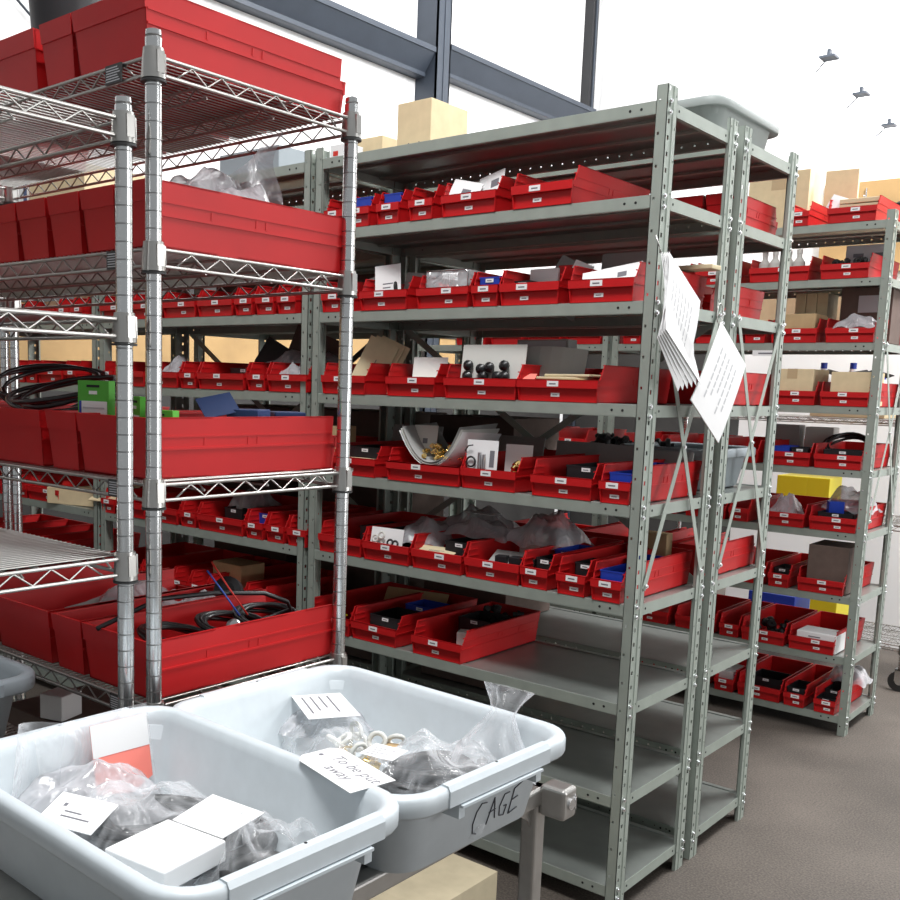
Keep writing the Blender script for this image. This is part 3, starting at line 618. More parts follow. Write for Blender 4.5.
carton(-1.125,.03,ZS[4],.065,.1,.15,'kraft','brown box with a white label at the left back of the fifth shelf of the nearest rack',name='cardboard_box',panel=('white',(-.35,.35,.35,.7)))
carton(-2.75,.05,ZS[0],.42,.38,.16,'kraftl','large tan box on top of the grey rack behind the chrome rack',name='cardboard_box')
carton(-1.55,.05,ZS[0],.30,.30,.085,'tubd','flat grey box on top of the grey rack behind the chrome rack',name='grey_box')
carton(-3.05,.05,ZS[0],.14,.2,.15,'white','white and navy box on top of the leftmost grey rack',name='white_box',panel=('navy',(.3,0,.5,1)))
for s_,xs in ((3,(-1.5,-2.05)),(5,(-1.5,-2.05)),(6,(-1.5,-2.05)),(7,(-1.5,-2.05)),(8,(-1.5,-2.05))):  # dark boxes added on the hidden rack to block light between shelves
    for k,xx in enumerate(xs): carton(xx,.53,ZS[s_-1],.46,.34,.185,'kraftd',('right' if k==0 else 'left')+' added light-blocking box on the %s shelf of the hidden rack behind the left grey rack'%SH[s_],name='cardboard_box')
for s_ in (5,7,8): carton(-.93,.55,ZS[s_-1],.36,.30,.185,'kraftd','added light-blocking box at the left of the %s shelf, rack behind the nearest rack'%SH[s_],name='cardboard_box')  # more boxes added to keep the gaps behind the nearest rack dark
# ------------------------------------------------------------------ rack D
RD='far rack across aisle'
yD=2.016
D={}
def drow(s,spans,descs=None):
    n=len(spans); out=[]
    for i,(a,w) in enumerate(spans):
        d=(descs or {}).get(i,'with small parts')
        out.append(shelf_bin(a,yD,ZS[s-1]-.003,w,.42,0,'%s bin %s, %s from right, %s shelf of %s'%(WN[w],d,ORD[i+1],'top' if s==1 else SH[s],RD),'bins on the far rack',2,lofs=random.uniform(-.1,.1)*w))
    return out
drow(1,[(-.165,.19),(-.372,.092)],{0:'holding cream packs'})
drow(2,[(-.173,.19),(-.432,.25),(-.70,.19),(-.92,.19)],{0:'of black fittings',1:'of bottles'})
drow(3,[(-.132,.19),(-.350,.19),(-.510,.092),(-.68,.19),(-.90,.19),(-1.08,.092)],{0:'with a clear bag',1:'with a tan box'})
drow(4,[(-.130,.19),(-.335,.19),(-.55,.19),(-.77,.19),(-.99,.19)],{0:'with a tan box',1:'with a tan box'})
drow(5,[(-.133,.19),(-.333,.19),(-.55,.19),(-.78,.19),(-1.0,.19)],{0:'with a black divider',1:'with blue and black dividers'})
drow(6,[(-.130,.19),(-.335,.19),(-.52,.092),(-.67,.19),(-.9,.19)],{0:'with a black and blue divider',1:'with a clear bag'})
drow(7,[(-.155,.19),(-.327,.092),(-.48,.19),(-.70,.19),(-.93,.19)],{0:'holding a big brown box',1:'with a black divider'})
drow(8,[(-.170,.19),(-.373,.19),(-.522,.092),(-.68,.19),(-.90,.19)],{0:'holding a white box',1:'of black parts'})
drow(9,[(-.095,.092),(-.220,.092),(-.370,.19),(-.525,.092),(-.70,.19),(-.93,.19)],{0:'with a stepped divider',1:'with a black divider',2:'with a black divider'})
d=[None]+[z-.003+FL for z in ZS]
for k in range(3): carton(-.15,2.05,d[1]+.03+.022*k,.15,.12,.018,'manila',['lowest','middle','uppermost'][k]+' cream pack in the stack on the top shelf of the far rack',name='cream_pack',cat='pack')
card(-.235,2.05,d[1]+.05,.09,.06,-.3,.1,m='white',label='white pointed paper in the rightmost bin on top of the far rack',pr=None,roll=.4)
carton(-.545,2.25,ZS[0],.26,.18,.27,'kraftl','large tan cardboard box on top of the far rack, beside the middle post',name='cardboard_box',tape='tape')
carton(-.30,2.30,ZS[0],.13,.03,.26,'kraftl','tall tan cardboard panel on top of the far rack, right of the large box',name='cardboard_box',rz=.1)
heap('mount',-.20,2.10,d[2]+.03,.14,.1,10,'rubber',51,'black fitting in the rightmost bin, second shelf of the far rack','fitting','black fittings on the far rack',.016,2,'black_fitting')
mb=MB(); mb.box((-.09,0,0),(.09,.012,.13)); mb.box((-.06,-.001,.08),(-.02,0,.095),1); mb.box((.01,-.001,.08),(.06,0,.095),1)
tag(mb.build('blister_pack',[M['inkl'],M['ink']],None,(-.14,2.20,d[2]+.02),(-.1,0,0)),'grey blister pack standing in the rightmost bin, second shelf of the far rack','pack')
mb=MB(); mb.lathe([(.022,0),(.024,.01),(.024,.08),(.010,.10),(.010,.115)],n=14); BOT=mb.mesh('bottle',M['offw'])
mb=MB(); mb.lathe([(.012,0),(.012,.018)],n=12); CAP=mb.mesh('cap',M['offw'])
for k in range(4):
    o=link('bottle',BOT,None,(-.38-.05*k,2.10+.02*(k%2),d[2])); tag(o,['first','second','third','fourth'][k]+' from the right of the pale bottles on the second shelf of the far rack','bottle','pale bottles on the far rack'); link('cap',CAP,o,(0,0,.115))
carton(-.348,2.03,d[3],.15,.16,.115,'kraft','tan box with printed marks in the second bin from the right, third shelf of the far rack',name='cardboard_box',panel=('ink',(-.1,.3,.1,.36)))
for k in range(3): carton(-.40+.045*k,2.22,d[3],.043,.14,.215,'manila',['left','middle','right'][k]+' of the three tall cream books behind the tan box, third shelf of the far rack',name='cream_book',cat='book')
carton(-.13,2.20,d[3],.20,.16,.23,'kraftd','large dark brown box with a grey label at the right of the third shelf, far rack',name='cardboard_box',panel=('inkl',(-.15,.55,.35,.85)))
bag(-.12,2.08,d[3]+.05,.16,.14,.08,61,'clear bag in the rightmost bin, third shelf of the far rack','bagw')
carton(-.345,2.03,d[4],.17,.2,.145,'kraftl','tan box with tape in the second bin from the right, fourth shelf of the far rack',name='cardboard_box',tape='tape')
carton(-.115,2.03,d[4],.15,.2,.135,'kraftl','plain tan box in the rightmost bin, fourth shelf of the far rack',name='cardboard_box')
for k,(xx,rz) in enumerate(((-.28,.55),(-.19,-.5),(-.10,.6))):
    card(xx,2.34,ZS[3]+BH+.035,.12,.035,-1.2,0,m='black',roll=rz,label=['left','middle','right'][k]+' black flap raised behind the tan boxes, fourth shelf of the far rack',pr=None,name='black_flap',cat='flap',t=.004)
mb=MB(); mb.box((-.055,0,-.024),(.055,.001,0)); mb.box((-.03,-.0005,-.016),(.035,0,-.010),1); tag(mb.build('hanging_label',[M['white'],M['ink']],None,(-.46,2.019,ZS[2]-.034)),'white paper label hanging under the third shelf of the far rack','label')
divider_box(-.37,2.05,d[5],.07,.12,.075,'blue','blue divider in the second bin from the right, fifth shelf of the far rack',False)
divider_box(-.295,2.05,d[5],.07,.12,.072,'black','black divider in the second bin from the right, fifth shelf of the far rack')
carton(-.30,2.30,d[5],.12,.08,.155,'offw','off-white box at the back of the fifth shelf of the far rack',name='white_box')
carton(-.45,2.30,d[5],.13,.08,.16,'grey','grey box left of the off-white box, fifth shelf of the far rack',name='grey_box')
divider_box(-.125,2.05,d[5],.15,.12,.072,'black','wide black divider in the rightmost bin, fifth shelf of the far rack')
coil(-.15,2.22,d[5]+.07,.09,4,.006,'cable','dark coil of hose lying over the rightmost bin, fifth shelf of the far rack',3,tilt=(.5,.1,0),name='hose_coil',cat='hose')
bag(-.35,2.12,d[6]+.02,.12,.16,.13,62,'clear pointed bag in the second bin from the right, sixth shelf of the far rack','bagw')
divider_box(-.13,2.05,d[6],.14,.12,.07,'black','black divider in the rightmost bin, sixth shelf of the far rack')
carton(-.15,2.13,d[6]+.04,.06,.05,.07,'blue','blue packet leaning on the black divider, sixth shelf of the far rack',name='blue_packet',cat='packet',rz=.5)
bag(-.13,2.26,d[6]+.06,.20,.2,.13,63,'grey crumpled bag behind the blue packet, sixth shelf of the far rack','bagw')
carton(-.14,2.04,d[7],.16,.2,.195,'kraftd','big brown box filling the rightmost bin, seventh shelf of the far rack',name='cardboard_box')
divider_box(-.327,2.06,d[7],.07,.12,.075,'black','black divider in the narrow bin, seventh shelf of the far rack')
carton(-.155,2.03,d[8],.16,.13,.078,'white','white folded box in the rightmost bin, eighth shelf of the far rack',name='white_box',panel=('ink',(-.2,.75,.1,.8)))
heap('mount',-.38,2.15,d[8],.14,.16,10,'black',64,'black part in the second bin from the right, eighth shelf of the far rack','part','black parts on the eighth shelf of the far rack',.02,2,'black_part')
for k in range(3): divider_box(-.095,2.03+.11*k,d[9],.072,.10,.06+.012*k,'black',['front','middle','rear'][k]+' black divider step in the rightmost bin, bottom shelf of the far rack',k<2)
divider_box(-.220,2.04,d[9],.074,.14,.075,'black','black divider in the second bin from the right, bottom shelf of the far rack')
divider_box(-.37,2.10,d[9],.14,.14,.075,'black','black divider in the third bin from the right, bottom shelf of the far rack')
carton(-.535,2.06,d[9],.07,.15,.08,'white','white box in a narrow bin on the bottom shelf of the far rack',name='white_box')
bag(-.08,2.30,d[9]+.08,.16,.14,.10,65,'clear bag at the right back of the bottom shelf of the far rack','bagw')
# D2 glimpses
for s,spans in ((3,[(-1.33,.19),(-1.55,.19),(-1.77,.19),(-1.99,.19)]),(4,[(-1.35,.19),(-1.60,.25),(-1.88,.19)]),(5,[(-1.38,.19),(-1.65,.19),(-1.9,.19)]),(6,[(-1.35,.25),(-1.7,.19)])):
    for i,(a,w) in enumerate(spans): shelf_bin(a,yD,ZS[s-1]-.003,w,.42,0,'%s bin, %s from right, %s shelf of the rack beside the far rack'%(WN[w],ORD[i+1],SH[s]),'bins on the rack beside the far rack',1)
exec(compile('''pass''','x','exec')) if False else None
# ------------------------------------------------------------------ chrome wire racks
def wire_post_mesh(h):
    prof=[(.010,.0)]; r=.0127
    z=.02
    prof.append((r,.002))
    while z<h-.02:
        prof+= [(r,z),(r-.0010,z+.0006,1),(r-.0010,z+.0015,1),(r,z+.0021)]; z+=.0254
    prof+=[(r,h-.014),(r-.002,h-.012,1),(r-.0005,h-.010),(r-.001,h-.003),(.006,h)]
    mb=MB(); mb.lathe([(p[0],p[1],(p[2] if len(p)>2 else 0)) for p in prof],n=16); return mb.mesh('post',[M['chrome'],M['groove']])
mb=MB(); mb.lathe([(.0135,-.034),(.0185,-.033),(.0180,-.02),(.0165,.0),(.0155,.010),(.0135,.0105)],n=16)
mb.prism([(.010,-.0065,-.028),(.0185,-.0065,-.026),(.0178,-.0065,.005),(.010,-.0065,.006)],(0,.013,0)); mb.prism([(-.0065,.010,-.028),(-.0065,.0185,-.026),(-.0065,.0178,.005),(-.0065,.010,.006)],(.013,0,0))
COLM=mb.mesh('collar',M['chromed'])
mb=MB(); mb.lathe([(.0128,-.0375),(.0190,-.0375),(.0192,-.0345),(.0128,-.0345)],n=16); BANDM=mb.mesh('band',M['band'])
def wire_shelf_mesh(L,W):
    """posts at (0,0),( -L,0),(0,W),(-L,W); top wires at z=0"""
    mb=MB(); g=.016; r=.0031; dz=-.0245
    for (a,b) in (((-g,-.002),(-L+g,-.002)),((-g,W+.002),(-L+g,W+.002)),((.002,g),(.002,W-g)),((-L-.002,g),(-L-.002,W-g))):
        for z in (0,dz): mb.cyl((a[0],a[1],z),(b[0],b[1],z),r,8)
        A=Vector((a[0],a[1],0));B=Vector((b[0],b[1],0)); n=(B-A); ln=n.length; n.normalize(); k=max(2,int(round((ln-.05)/.0285))); 
        pts=[A+n*(.025+(ln-.05)*i/k)+Vector((0,0,-.002 if i%2 else dz+.002)) for i in range(k+1)]
        mb.tube(pts,.0017,6)
    nx=int(L/.0135)
    for i in range(1,nx):
        x=-L*i/nx; mb.cyl((x,0,.0035),(x,W,.0035),.0015,6,caps=False)
    for y in (W*.33,W*.67):
        mb.cyl((-.004,y,-.0005),(-L+.004,y,-.0005),.0022,6); mb.cyl((-.05,y,dz+.004),(-L+.05,y,dz+.004),.0022,6)
        k=int(L/.03); mb.tube([Vector((-.05-(L-.1)*i/k,y,-.002 if i%2 else dz+.004)) for i in range(k+1)],.0016,5)
    return mb.mesh('wire_shelf',M['chromed'])
def plaque(parent,x,y):
    mb=MB(); mb.box((-.020,-.003,-.026),(.020,0,.002),0)
    for k in range(6): mb.box((-.017,-.0034,-.0225+k*.0038),(.017-(k%3)*.003,-.003,-.0210+k*.0038),1)
    mb.build('maker_plaque',[M['band'],M['inkl']],parent,(x,y-.004,0))
def wire_rack(label,x,y,L,W,h,zs,plq=True,rot=0,casters=False):
    r=empty('wire_shelving_rack',(x,y,0),rot); tag(r,label,'wire rack','chrome wire racks')
    pm=wire_post_mesh(h); sm=wire_shelf_mesh(L,W)
    for px,py in ((0,0),(-L,0),(0,W),(-L,W)):
        link('post',pm,r,(px,py,.001 if not casters else .10))
        for z in zs:
            c=link('collar',COLM,r,(px,py,z-.0)); link('band',BANDM,c)
        if casters:
            w=MB(); w.cyl((0,-.016,.05),(0,.016,.05),.05,20); w.build('wheel',M['tyre'],r,(px,py,0)); w=MB(); w.cyl((0,-.018,.05),(0,.018,.05),.018,12); w.box((-.02,-.022,.05),(.02,-.018,.11)); w.box((-.02,.018,.05),(.02,.022,.11)); w.box((-.02,-.022,.105),(.02,.022,.11)); w.build('wheel_fork',M['chrome'],r,(px,py,0))
    for z in zs:
        s=link('wire_shelf',sm,r,(0,0,z))
        if plq: plaque(s,-.088,-.002)
    return r
WX=-.134
W1=wire_rack('tall chrome wire rack of big red bins in front of the grey racks',WX,-1.413,1.165,.432,1.905,[1.868,1.594,1.238,.882,.50,.16])
W2=wire_rack('nearer chrome wire rack with nearly empty shelves at the left edge of the photo',WX,-1.466-.432,1.165,.432,1.800,[1.768,1.486,1.130,.775,.40,.12],plq=False)
W3=wire_rack('third chrome wire rack at far left behind the big red bins',WX-1.165-.05,-1.413,1.165,.432,1.905,[1.868,1.594,1.238,.882,.50],plq=False)
# big red bins on the chrome rack: long side along Y, hopper end toward the grey racks
def wrow(zi,zname,spans,x0=WX-.02,y=-.978,descs=None):
    x=x0; out=[]
    for i,(w,g) in enumerate(spans):
        cx=x-w/2; x-=w+g
        d=(descs or {}).get(i,'')
        out.append(shelf_bin(cx,y,zi+.0055,w,.435,PI,'%s deep bin %s, %s from right, %s shelf of the chrome rack'%(WN[w],d or 'turned away',ORD[i+1],zname),'red bins on the chrome rack',1,low=.040,setb=.010))
    return out
w1=wrow(1.868,'top',[(.19,.003),(.092,.018),(.19,.01),(.092,.21),(.19,.01)],descs={0:'set crosswise'})
w2=wrow(1.594,'second',[(.092,.003),(.092,.004),(.092,.008),(.092,.004),(.19,.008),(.19,.008),(.19,.008)],x0=WX-.006)
w3=wrow(1.238,'third',[(.19,.003),(.092,.02),(.19,.01),(.19,.01),(.19,.01)],descs={0:'with a green card pack'})
w4=wrow(.882,'fourth',[(.19,.004),(.092,.01),(.19,.01),(.19,.01),(.19,.01)],x0=WX-.010,descs={0:'full of black cables'})
x=WX-1.165-.07
for zi,zn in ((1.868,'top'),(1.594,'second'),(1.238,'third'),(.882,'fourth')):
    for i in range(4): shelf_bin(x-.1-.2*i,-.978,zi+.0055,.19,.435,PI,'red bin, %s from the right on the %s shelf of the farthest left chrome rack'%(ORD[i+1],zn),'red bins on the far left chrome rack',0,low=.040,setb=.010)
def inbin(z): return z+.0055+.003
# black bucket on the top bins
mb=MB(); mb.lathe([(.062,0),(.066,.004),(.098,.30),(.102,.302),(.095,.302),(.062,.006)],n=28)
bk=mb.build('black_bucket',M['black'],None,(-.745,-1.17,inbin(1.868))); bk.scale=(.76,.76,1.03); tag(bk,'black bucket standing on top of the chrome rack behind the big red bins','bucket')
# second chrome shelf: bags above
bag(-.235,-1.20,inbin(1.594)+.05,.12,.24,.13,71,'milky bag in the front bin, second shelf of the chrome rack','bagw')
mb=MB(); GV=[]; nn_=14
for i in range(nn_+1):
    for j in range(nn_+1):
        u=i/nn_; v=j/nn_; top=.06+.15*u**1.3; GV.append((.012*math.sin(9*v+4*u)+.010*math.sin(13*u),-.12+.20*u+.01*math.sin(8*v),v*top))
mb.add(GV,[(i*(nn_+1)+j,i*(nn_+1)+j+1,(i+1)*(nn_+1)+j+1,(i+1)*(nn_+1)+j) for i in range(nn_) for j in range(nn_)],0,True)
tag(mb.build('plastic_bag',M['bagw'],None,(-.25,-1.13,inbin(1.594)+.045)),'tall pointed milky bag rising from the second shelf bins of the chrome rack','bag')
# third shelf: green packs, cables, blue box
def hangpack(x,y,z,rz,label,w=.078,h=.145):
    mb=MB(); mb.box((-w/2,0,0),(w/2,.014,h)); mb.box((-w/2+.004,-.0008,.0),(w/2-.004,0,h*.76),1); mb.box((-w/2+.004,-.0010,0),(-w/2+.010,-.0008,h*.76),2)
    mb.box((-.016,-.0008,h*.92),(.016,0,h*.95),3); mb.box((-.010,-.0008,h*.84),(.010,0,h*.88),1)
    for k in range(4): mb.box((-w/2+.014,-.0012,h*(.40+.09*k)),(w/2-.01,-.0008,h*(.42+.09*k)),4)
    tag(mb.build('green_card_pack',[M['green'],M['white'],M['blue'],M['hole'],M['inkl']],None,(x,y,z),(0,0,rz)),label,'pack')
hangpack(-.357,-1.372,inbin(1.238)+.004,.12,'green and white carded pack standing upright in the third chrome shelf bins')
hangpack(-.255,-1.36,inbin(1.238)-.0,-.4,'second green and white carded pack, right of the first and lower',.07,.125)
hangpack(-.195,-1.36,inbin(1.238),.1,'third green and white pack between the two chrome posts',.07,.105)
coil(-.56,-1.29,1.238+BH+.02,.10,3,.0045,'cable','black cable coil lying over the bins on the third chrome shelf',5,tilt=(.25,0,.2))
coil(-.76,-1.20,1.238+BH+.03,.11,3,.0045,'cable','second black cable coil, farther left on the third chrome shelf',6,tilt=(.35,.1,.6))
o=carton(-.215,-1.16,inbin(1.238)+.035,.06,.07,.070,'navy','navy and cream small box in the front bin of the third chrome shelf',name='navy_box',rz=.5); 
card(-.23,-1.19,inbin(1.238)+.095,.07,.045,-.7,1.2,m='navy',roll=-.25,label='raised navy box lid in the front bin of the third chrome shelf',pr=None,name='box_lid',cat='lid')
carton(-.215,-1.04,inbin(1.238)+.03,.06,.06,.07,'navy','second small navy box in the front bin of the third chrome shelf',name='navy_box',panel=('inkl',(-.4,.5,.4,.8)),rz=1.1)
bag(-.22,-1.30,inbin(1.238)+.03,.10,.14,.075,73,'white crumpled bag in the front bin of the third chrome shelf','bagw')
# fourth shelf: cables
for k,(yy,R_,s_) in enumerate(((-1.28,.085,1),(-1.15,.10,2),(-1.06,.085,3))):
    coil(-.241,yy,inbin(.882)+.050,.062,5,.0045,'cable',['near','middle','far'][k]+' black cable coil in the front bin of the fourth chrome shelf',10+k,tilt=(.12*(k-1),.18,.3*k),sq=1.)
mb=MB(); mb.lathe([(.009,0),(.013,.004),(.013,.02),(.009,.024),(.009,.034)],n=14); tag(mb.build('plug_connector',M['nickel'],None,(-.20,-1.19,inbin(.882)+.075),(.6,1.2,0)),'silver round plug connector on the black cables, fourth chrome shelf','connector')
mb=MB(); mb.tube([(-.28,-1.42,.985),(-.27,-1.30,1.02),(-.24,-1.20,1.022),(-.215,-1.10,1.012),(-.205,-1.05,.990),(-.215,-1.03,.97),(-.24,-1.06,.955),(-.25,-1.12,.95)],.0045,8); tag(mb.build('loose_cable',M['cable'],None),'thick black cable arching across the front bin of the fourth chrome shelf','cable')
mb=MB(); mb.tube([(-.26,-1.20,1.06),(-.235,-1.19,1.03),(-.21,-1.165,.98)],.0016,6); mb.tube([(-.26,-1.19,1.075),(-.23,-1.175,1.03),(-.205,-1.15,.98)],.0016,6,1); tag(mb.build('thin_wires',[M['wireb'],M['wirer']]),'thin red and blue wires poking up from the fourth chrome shelf bins','wire')
mb=MB(); mb.lathe([(.026,0),(.027,.01),(.027,.05),(.015,.055)],n=18); tag(mb.build('cable_reel',M['black'],None,(-.40,-1.02,inbin(.882)+.085),(1.3,0,.7)),'black round reel above the fourth chrome shelf bins','reel')
carton(-.30+.0,-1.18,inbin(.882),.0,.0,.0,'grey','',name='x') if False else None
bag(-.385,-1.14,inbin(.882)+.03,.07,.25,.08,74,'grey packets in the narrow bin of the fourth chrome shelf','bagw')
carton(-.50,-1.30,inbin(.882)+.02,.10,.12,.05,'grey','grey box in the third bin of the fourth chrome shelf',name='grey_box',rz=.3)
bag(-.53,-1.15,inbin(.882)+.04,.15,.2,.08,75,'clear bag of parts in the third bin of the fourth chrome shelf','bagw')
# items on the hidden lower shelves
carton(-.62,-1.34,.50+.006,.22,.2,.225,'kraftd','dark box low on the chrome rack under the fourth shelf',name='dark_box')
carton(-.575,-1.33,.50+.0065+.225,.055,.06,.050,'white','small white box low on the chrome rack, seen beside the grey tub',name='white_box',rz=.3)
# ------------------------------------------------------------------ tubs
def rr(hx,hy,r,z,n=6):
    out=[]
    for cx,cy,a0 in ((hx-r,hy-r,0),(-hx+r,hy-r,PI/2),(-hx+r,-hy+r,PI),(hx-r,-hy+r,1.5*PI)):
        for i in range(n+1):
            a=a0+PI/2*i/n; out.append((cx+r*math.cos(a),cy+r*math.sin(a),z))
    return out
def tub(x,y,z,Lx,Ly,h,m,label,rz=0,tilt=0,handles=True,cat='tub',lift=0):
    hx,hy=Lx/2,Ly/2; mb=MB()
    secs=[(hx-.050,hy-.050,.035,0),(hx-.042,hy-.042,.045,.004),(hx-.022,hy-.022,.055,h-.022),(hx-.020,hy-.020,.055,h-.020),
          (hx-.002,hy-.002,.058,h-.028),(hx,hy,.058,h-.024),(hx,hy,.058,h-.006),(hx-.003,hy-.003,.056,h-.001),(hx-.013,hy-.013,.05,h),(hx-.019,hy-.019,.045,h-.004),
          (hx-.024,hy-.024,.042,h-.016),(hx-.044,hy-.044,.042,.014),(hx-.054,hy-.054,.034,.006)]
    rings=[rr(a,b,c,d) for a,b,c,d in secs]; n=len(rings[0]); vs=[p for r_ in rings for p in r_]
    fs=[]
    for j in range(len(rings)-1):
        for i in range(n): fs.append((j*n+i,j*n+(i+1)%n,(j+1)*n+(i+1)%n,(j+1)*n+i))
    mb.add(vs,fs,0,True); mb.add(rings[0],[tuple(range(n))[::-1]],0); mb.add(rings[-1],[tuple(range(n))],0)
    o=mb.build('bus_tub',m,None,(x,y,z),(0,tilt,rz)); tag(o,label,cat,'grey bus tubs')
    if handles:
        for s in (1,-1):
            q=MB(); xe=s*hx
            q.prism([(xe-s*.019,-.112,h-.004),(xe-s*.012,-.112,h+.0022),(xe-s*.002,-.112,h+.0018),(xe+s*.0022,-.112,h-.005),(xe+s*.0022,-.112,h-.0255),(xe-s*.0005,-.112,h-.0265)],(0,.224,0))
            q.box((min(xe-s*.001,xe+s*.006),-.090,h-.031),(max(xe-s*.001,xe+s*.006),.090,h-.0275))
            for yy in (-.092,.080): q.box((min(xe-s*.026,xe+s*.001),yy,h-.046),(max(xe-s*.026,xe+s*.001),yy+.012,h-.028))
            q.cyl((xe-s*.010,0,h+.0020),(xe-s*.010,0,h+.0026),.002,10,1)
            q.build('handle_grip',[m,M['hole']],o)
    return o
TZ=.788; TH=.125
T2=tub(.193,-1.279,TZ,.498,.392,TH,M['tub'],'light grey bus tub marked CAGE, rear one of the two on the steel cart',rz=-.03)
T1=tub(.190,-1.639,TZ,.510,.348,TH+.010,M['tub'],'light grey bus tub with a paper tag, nearest the camera on the steel cart',rz=-.03)
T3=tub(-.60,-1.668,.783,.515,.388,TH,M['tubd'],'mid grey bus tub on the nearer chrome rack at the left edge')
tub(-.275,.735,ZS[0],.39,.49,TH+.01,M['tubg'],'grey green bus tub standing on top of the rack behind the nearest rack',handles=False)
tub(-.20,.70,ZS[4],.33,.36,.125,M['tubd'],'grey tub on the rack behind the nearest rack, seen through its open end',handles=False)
# CAGE lettering on the right end face of tub 2 (surface slopes out with height)
def face_x(zl,Lx=.515): 
    hx=.498/2; k=(zl-.004)/(TH-.026); return hx-.042+.020*k+.0006
STR=[[(.9,.95),(.45,1.0),(.12,.75),(.0,.35),(.15,.0),(.5,-.08)],
     [(1.25,.1),(1.55,1.0)],[(1.55,1.0),(1.95,.2)],[(1.30,.5),(1.85,.55)],
     [(2.9,.95),(2.45,.95),(2.2,.55),(2.35,.2),(2.75,.15),(2.85,.5),(2.6,.5)],
     [(3.3,1.0),(3.2,.1)],[(3.3,1.0),(4.0,1.15)],[(3.25,.58),(3.8,.65)],[(3.2,.1),(3.95,.2)]]
mb=MB()
for st in STR:
    pts=[]
    for i in range(len(st)-1):
        for k in range(4):
            t=k/4; pts.append((st[i][0]*(1-t)+st[i+1][0]*t,st[i][1]*(1-t)+st[i+1][1]*t))
    pts.append(st[-1])
    P=[]
    for u,v in pts:
        zl=.020+v*.043; P.append((face_x(zl),-.012+u*.0265,zl))
    mb.tube(P,.0009,5)
mb.build('handwritten_lettering',M['mark'],T2)
# paper tag on the corner of tub 1
def text_obj(txt,size,m,parent,loc,rot,shear=.3):
    c=bpy.data.curves.new('t','FONT'); c.body=txt; c.size=size; c.shear=shear; c.extrude=.0002; c.resolution_u=3
    o=bpy.data.objects.new('tmp',c); COL.objects.link(o); dg=bpy.context.evaluated_depsgraph_get(); me=bpy.data.meshes.new_from_object(o.evaluated_get(dg)); bpy.data.objects.remove(o)
    me.materials.clear(); me.materials.append(m); n=link('handwritten_lettering',me,parent,loc,rot); return n
mb=MB(); mb.prism([(0,-.022,0),(.012,-.034,0),(.125,-.034,0),(.125,.034,0),(.012,.034,0),(0,.022,0)],(0,0,.0008)); mb.cyl((.012,0,.0006),(.012,0,.0012),.0035,12,1)
TG=mb.build('paper_tag',[M['white'],M['ink']]); tag(TG,'white paper tag with handwriting lying over the rim of the nearest tub','tag')
text_obj('To be put',.023,M['pen'],TG,(.026,.004,.0009),(0,0,0)); text_obj('away',.023,M['pen'],TG,(.045,-.020,.0009),(0,0,0))
TG.location=(.262,-1.452,TZ+TH+.013); TG.rotation_euler=(.02,.03,-.22)
# ------------------------------------------------------------------ tub contents
zb=TZ+.0065
bag(.075,-1.215,zb+.012,.25,.15,.085,81,'clear zip bag with a white label in the left part of the CAGE tub','bag',rz=-.55,lab=(-.09,-.05,.03,.035,.074),amp=.5,n=18)
bag(-.005,-1.165,zb+.030,.10,.16,.06,82,'flat milky zip end of a bag in the far left of the CAGE tub','bagw',rz=-.5,amp=.3,n=16)
heap('fitting',.15,-1.235,zb+.006,.09,.08,9,'brass',83,'brass hose fitting in the clear zip bag, CAGE tub','fitting','brass fittings in the zip bag',.012,2,'brass_fitting')
heap('washer',.14,-1.215,zb+.02,.08,.09,12,'offw',84,'pale ring fitting in the clear zip bag, CAGE tub','ring','pale ring fittings in the zip bag',.013,2,'ring_fitting')
carton(.185,-1.205,zb+.03,.022,.022,.022,'kraft','small brown cube beside the zip bag, CAGE tub',name='brown_box',rz=.5)
def hose(x,y,z,R,label,m='rubber',turns=3,r=.008,sq=.6,rz=0,seed=0): 
    return coil(x,y,z,R,turns,r,m,label,seed,flat=.10,tilt=(0,0,rz),name='hose_coil',cat='hose',sq=sq)
hose(.285,-1.215,zb+.014,.078,'black rubber hose bent round low in the clear bag, CAGE tub',sq=.85,rz=1.2,seed=5,r=.010)
hose(.285,-1.215,zb+.032,.062,'second black rubber hose lying on top in the clear bag, CAGE tub',sq=.8,rz=1.0,seed=6,turns=2,r=.009)
bag(.285,-1.215,zb+.008,.22,.21,.115,85,'large clear bag of black hoses in the right part of the CAGE tub','bag',rz=.2,amp=.5,n=24,lab=(-.10,-.06,-.045,-.01,.062))
NB=MB(); NB.v=[];
prof=[(.060,0),(.050,.03),(.030,.06),(.018,.085),(.022,.10),(.036,.125)]
vs=[]
for k,(r_,z_) in enumerate(prof):
    for i in range(24):
        a=2*PI*i/24; q=r_*(1+.16*math.sin(5*a+k)+.09*math.sin(9*a)); vs.append((q*math.cos(a),q*.7*math.sin(a)+z_*.25,z_))
NB.add(vs,[(j*24+i,j*24+(i+1)%24,(j+1)*24+(i+1)%24,(j+1)*24+i) for j in range(len(prof)-1) for i in range(24)],0,True)
tag(NB.build('bag_neck',M['bag'],None,(.345,-1.175,zb+.050),(-.25,.10,.3)),'gathered open neck of a clear bag standing in the right end of the CAGE tub','bag')
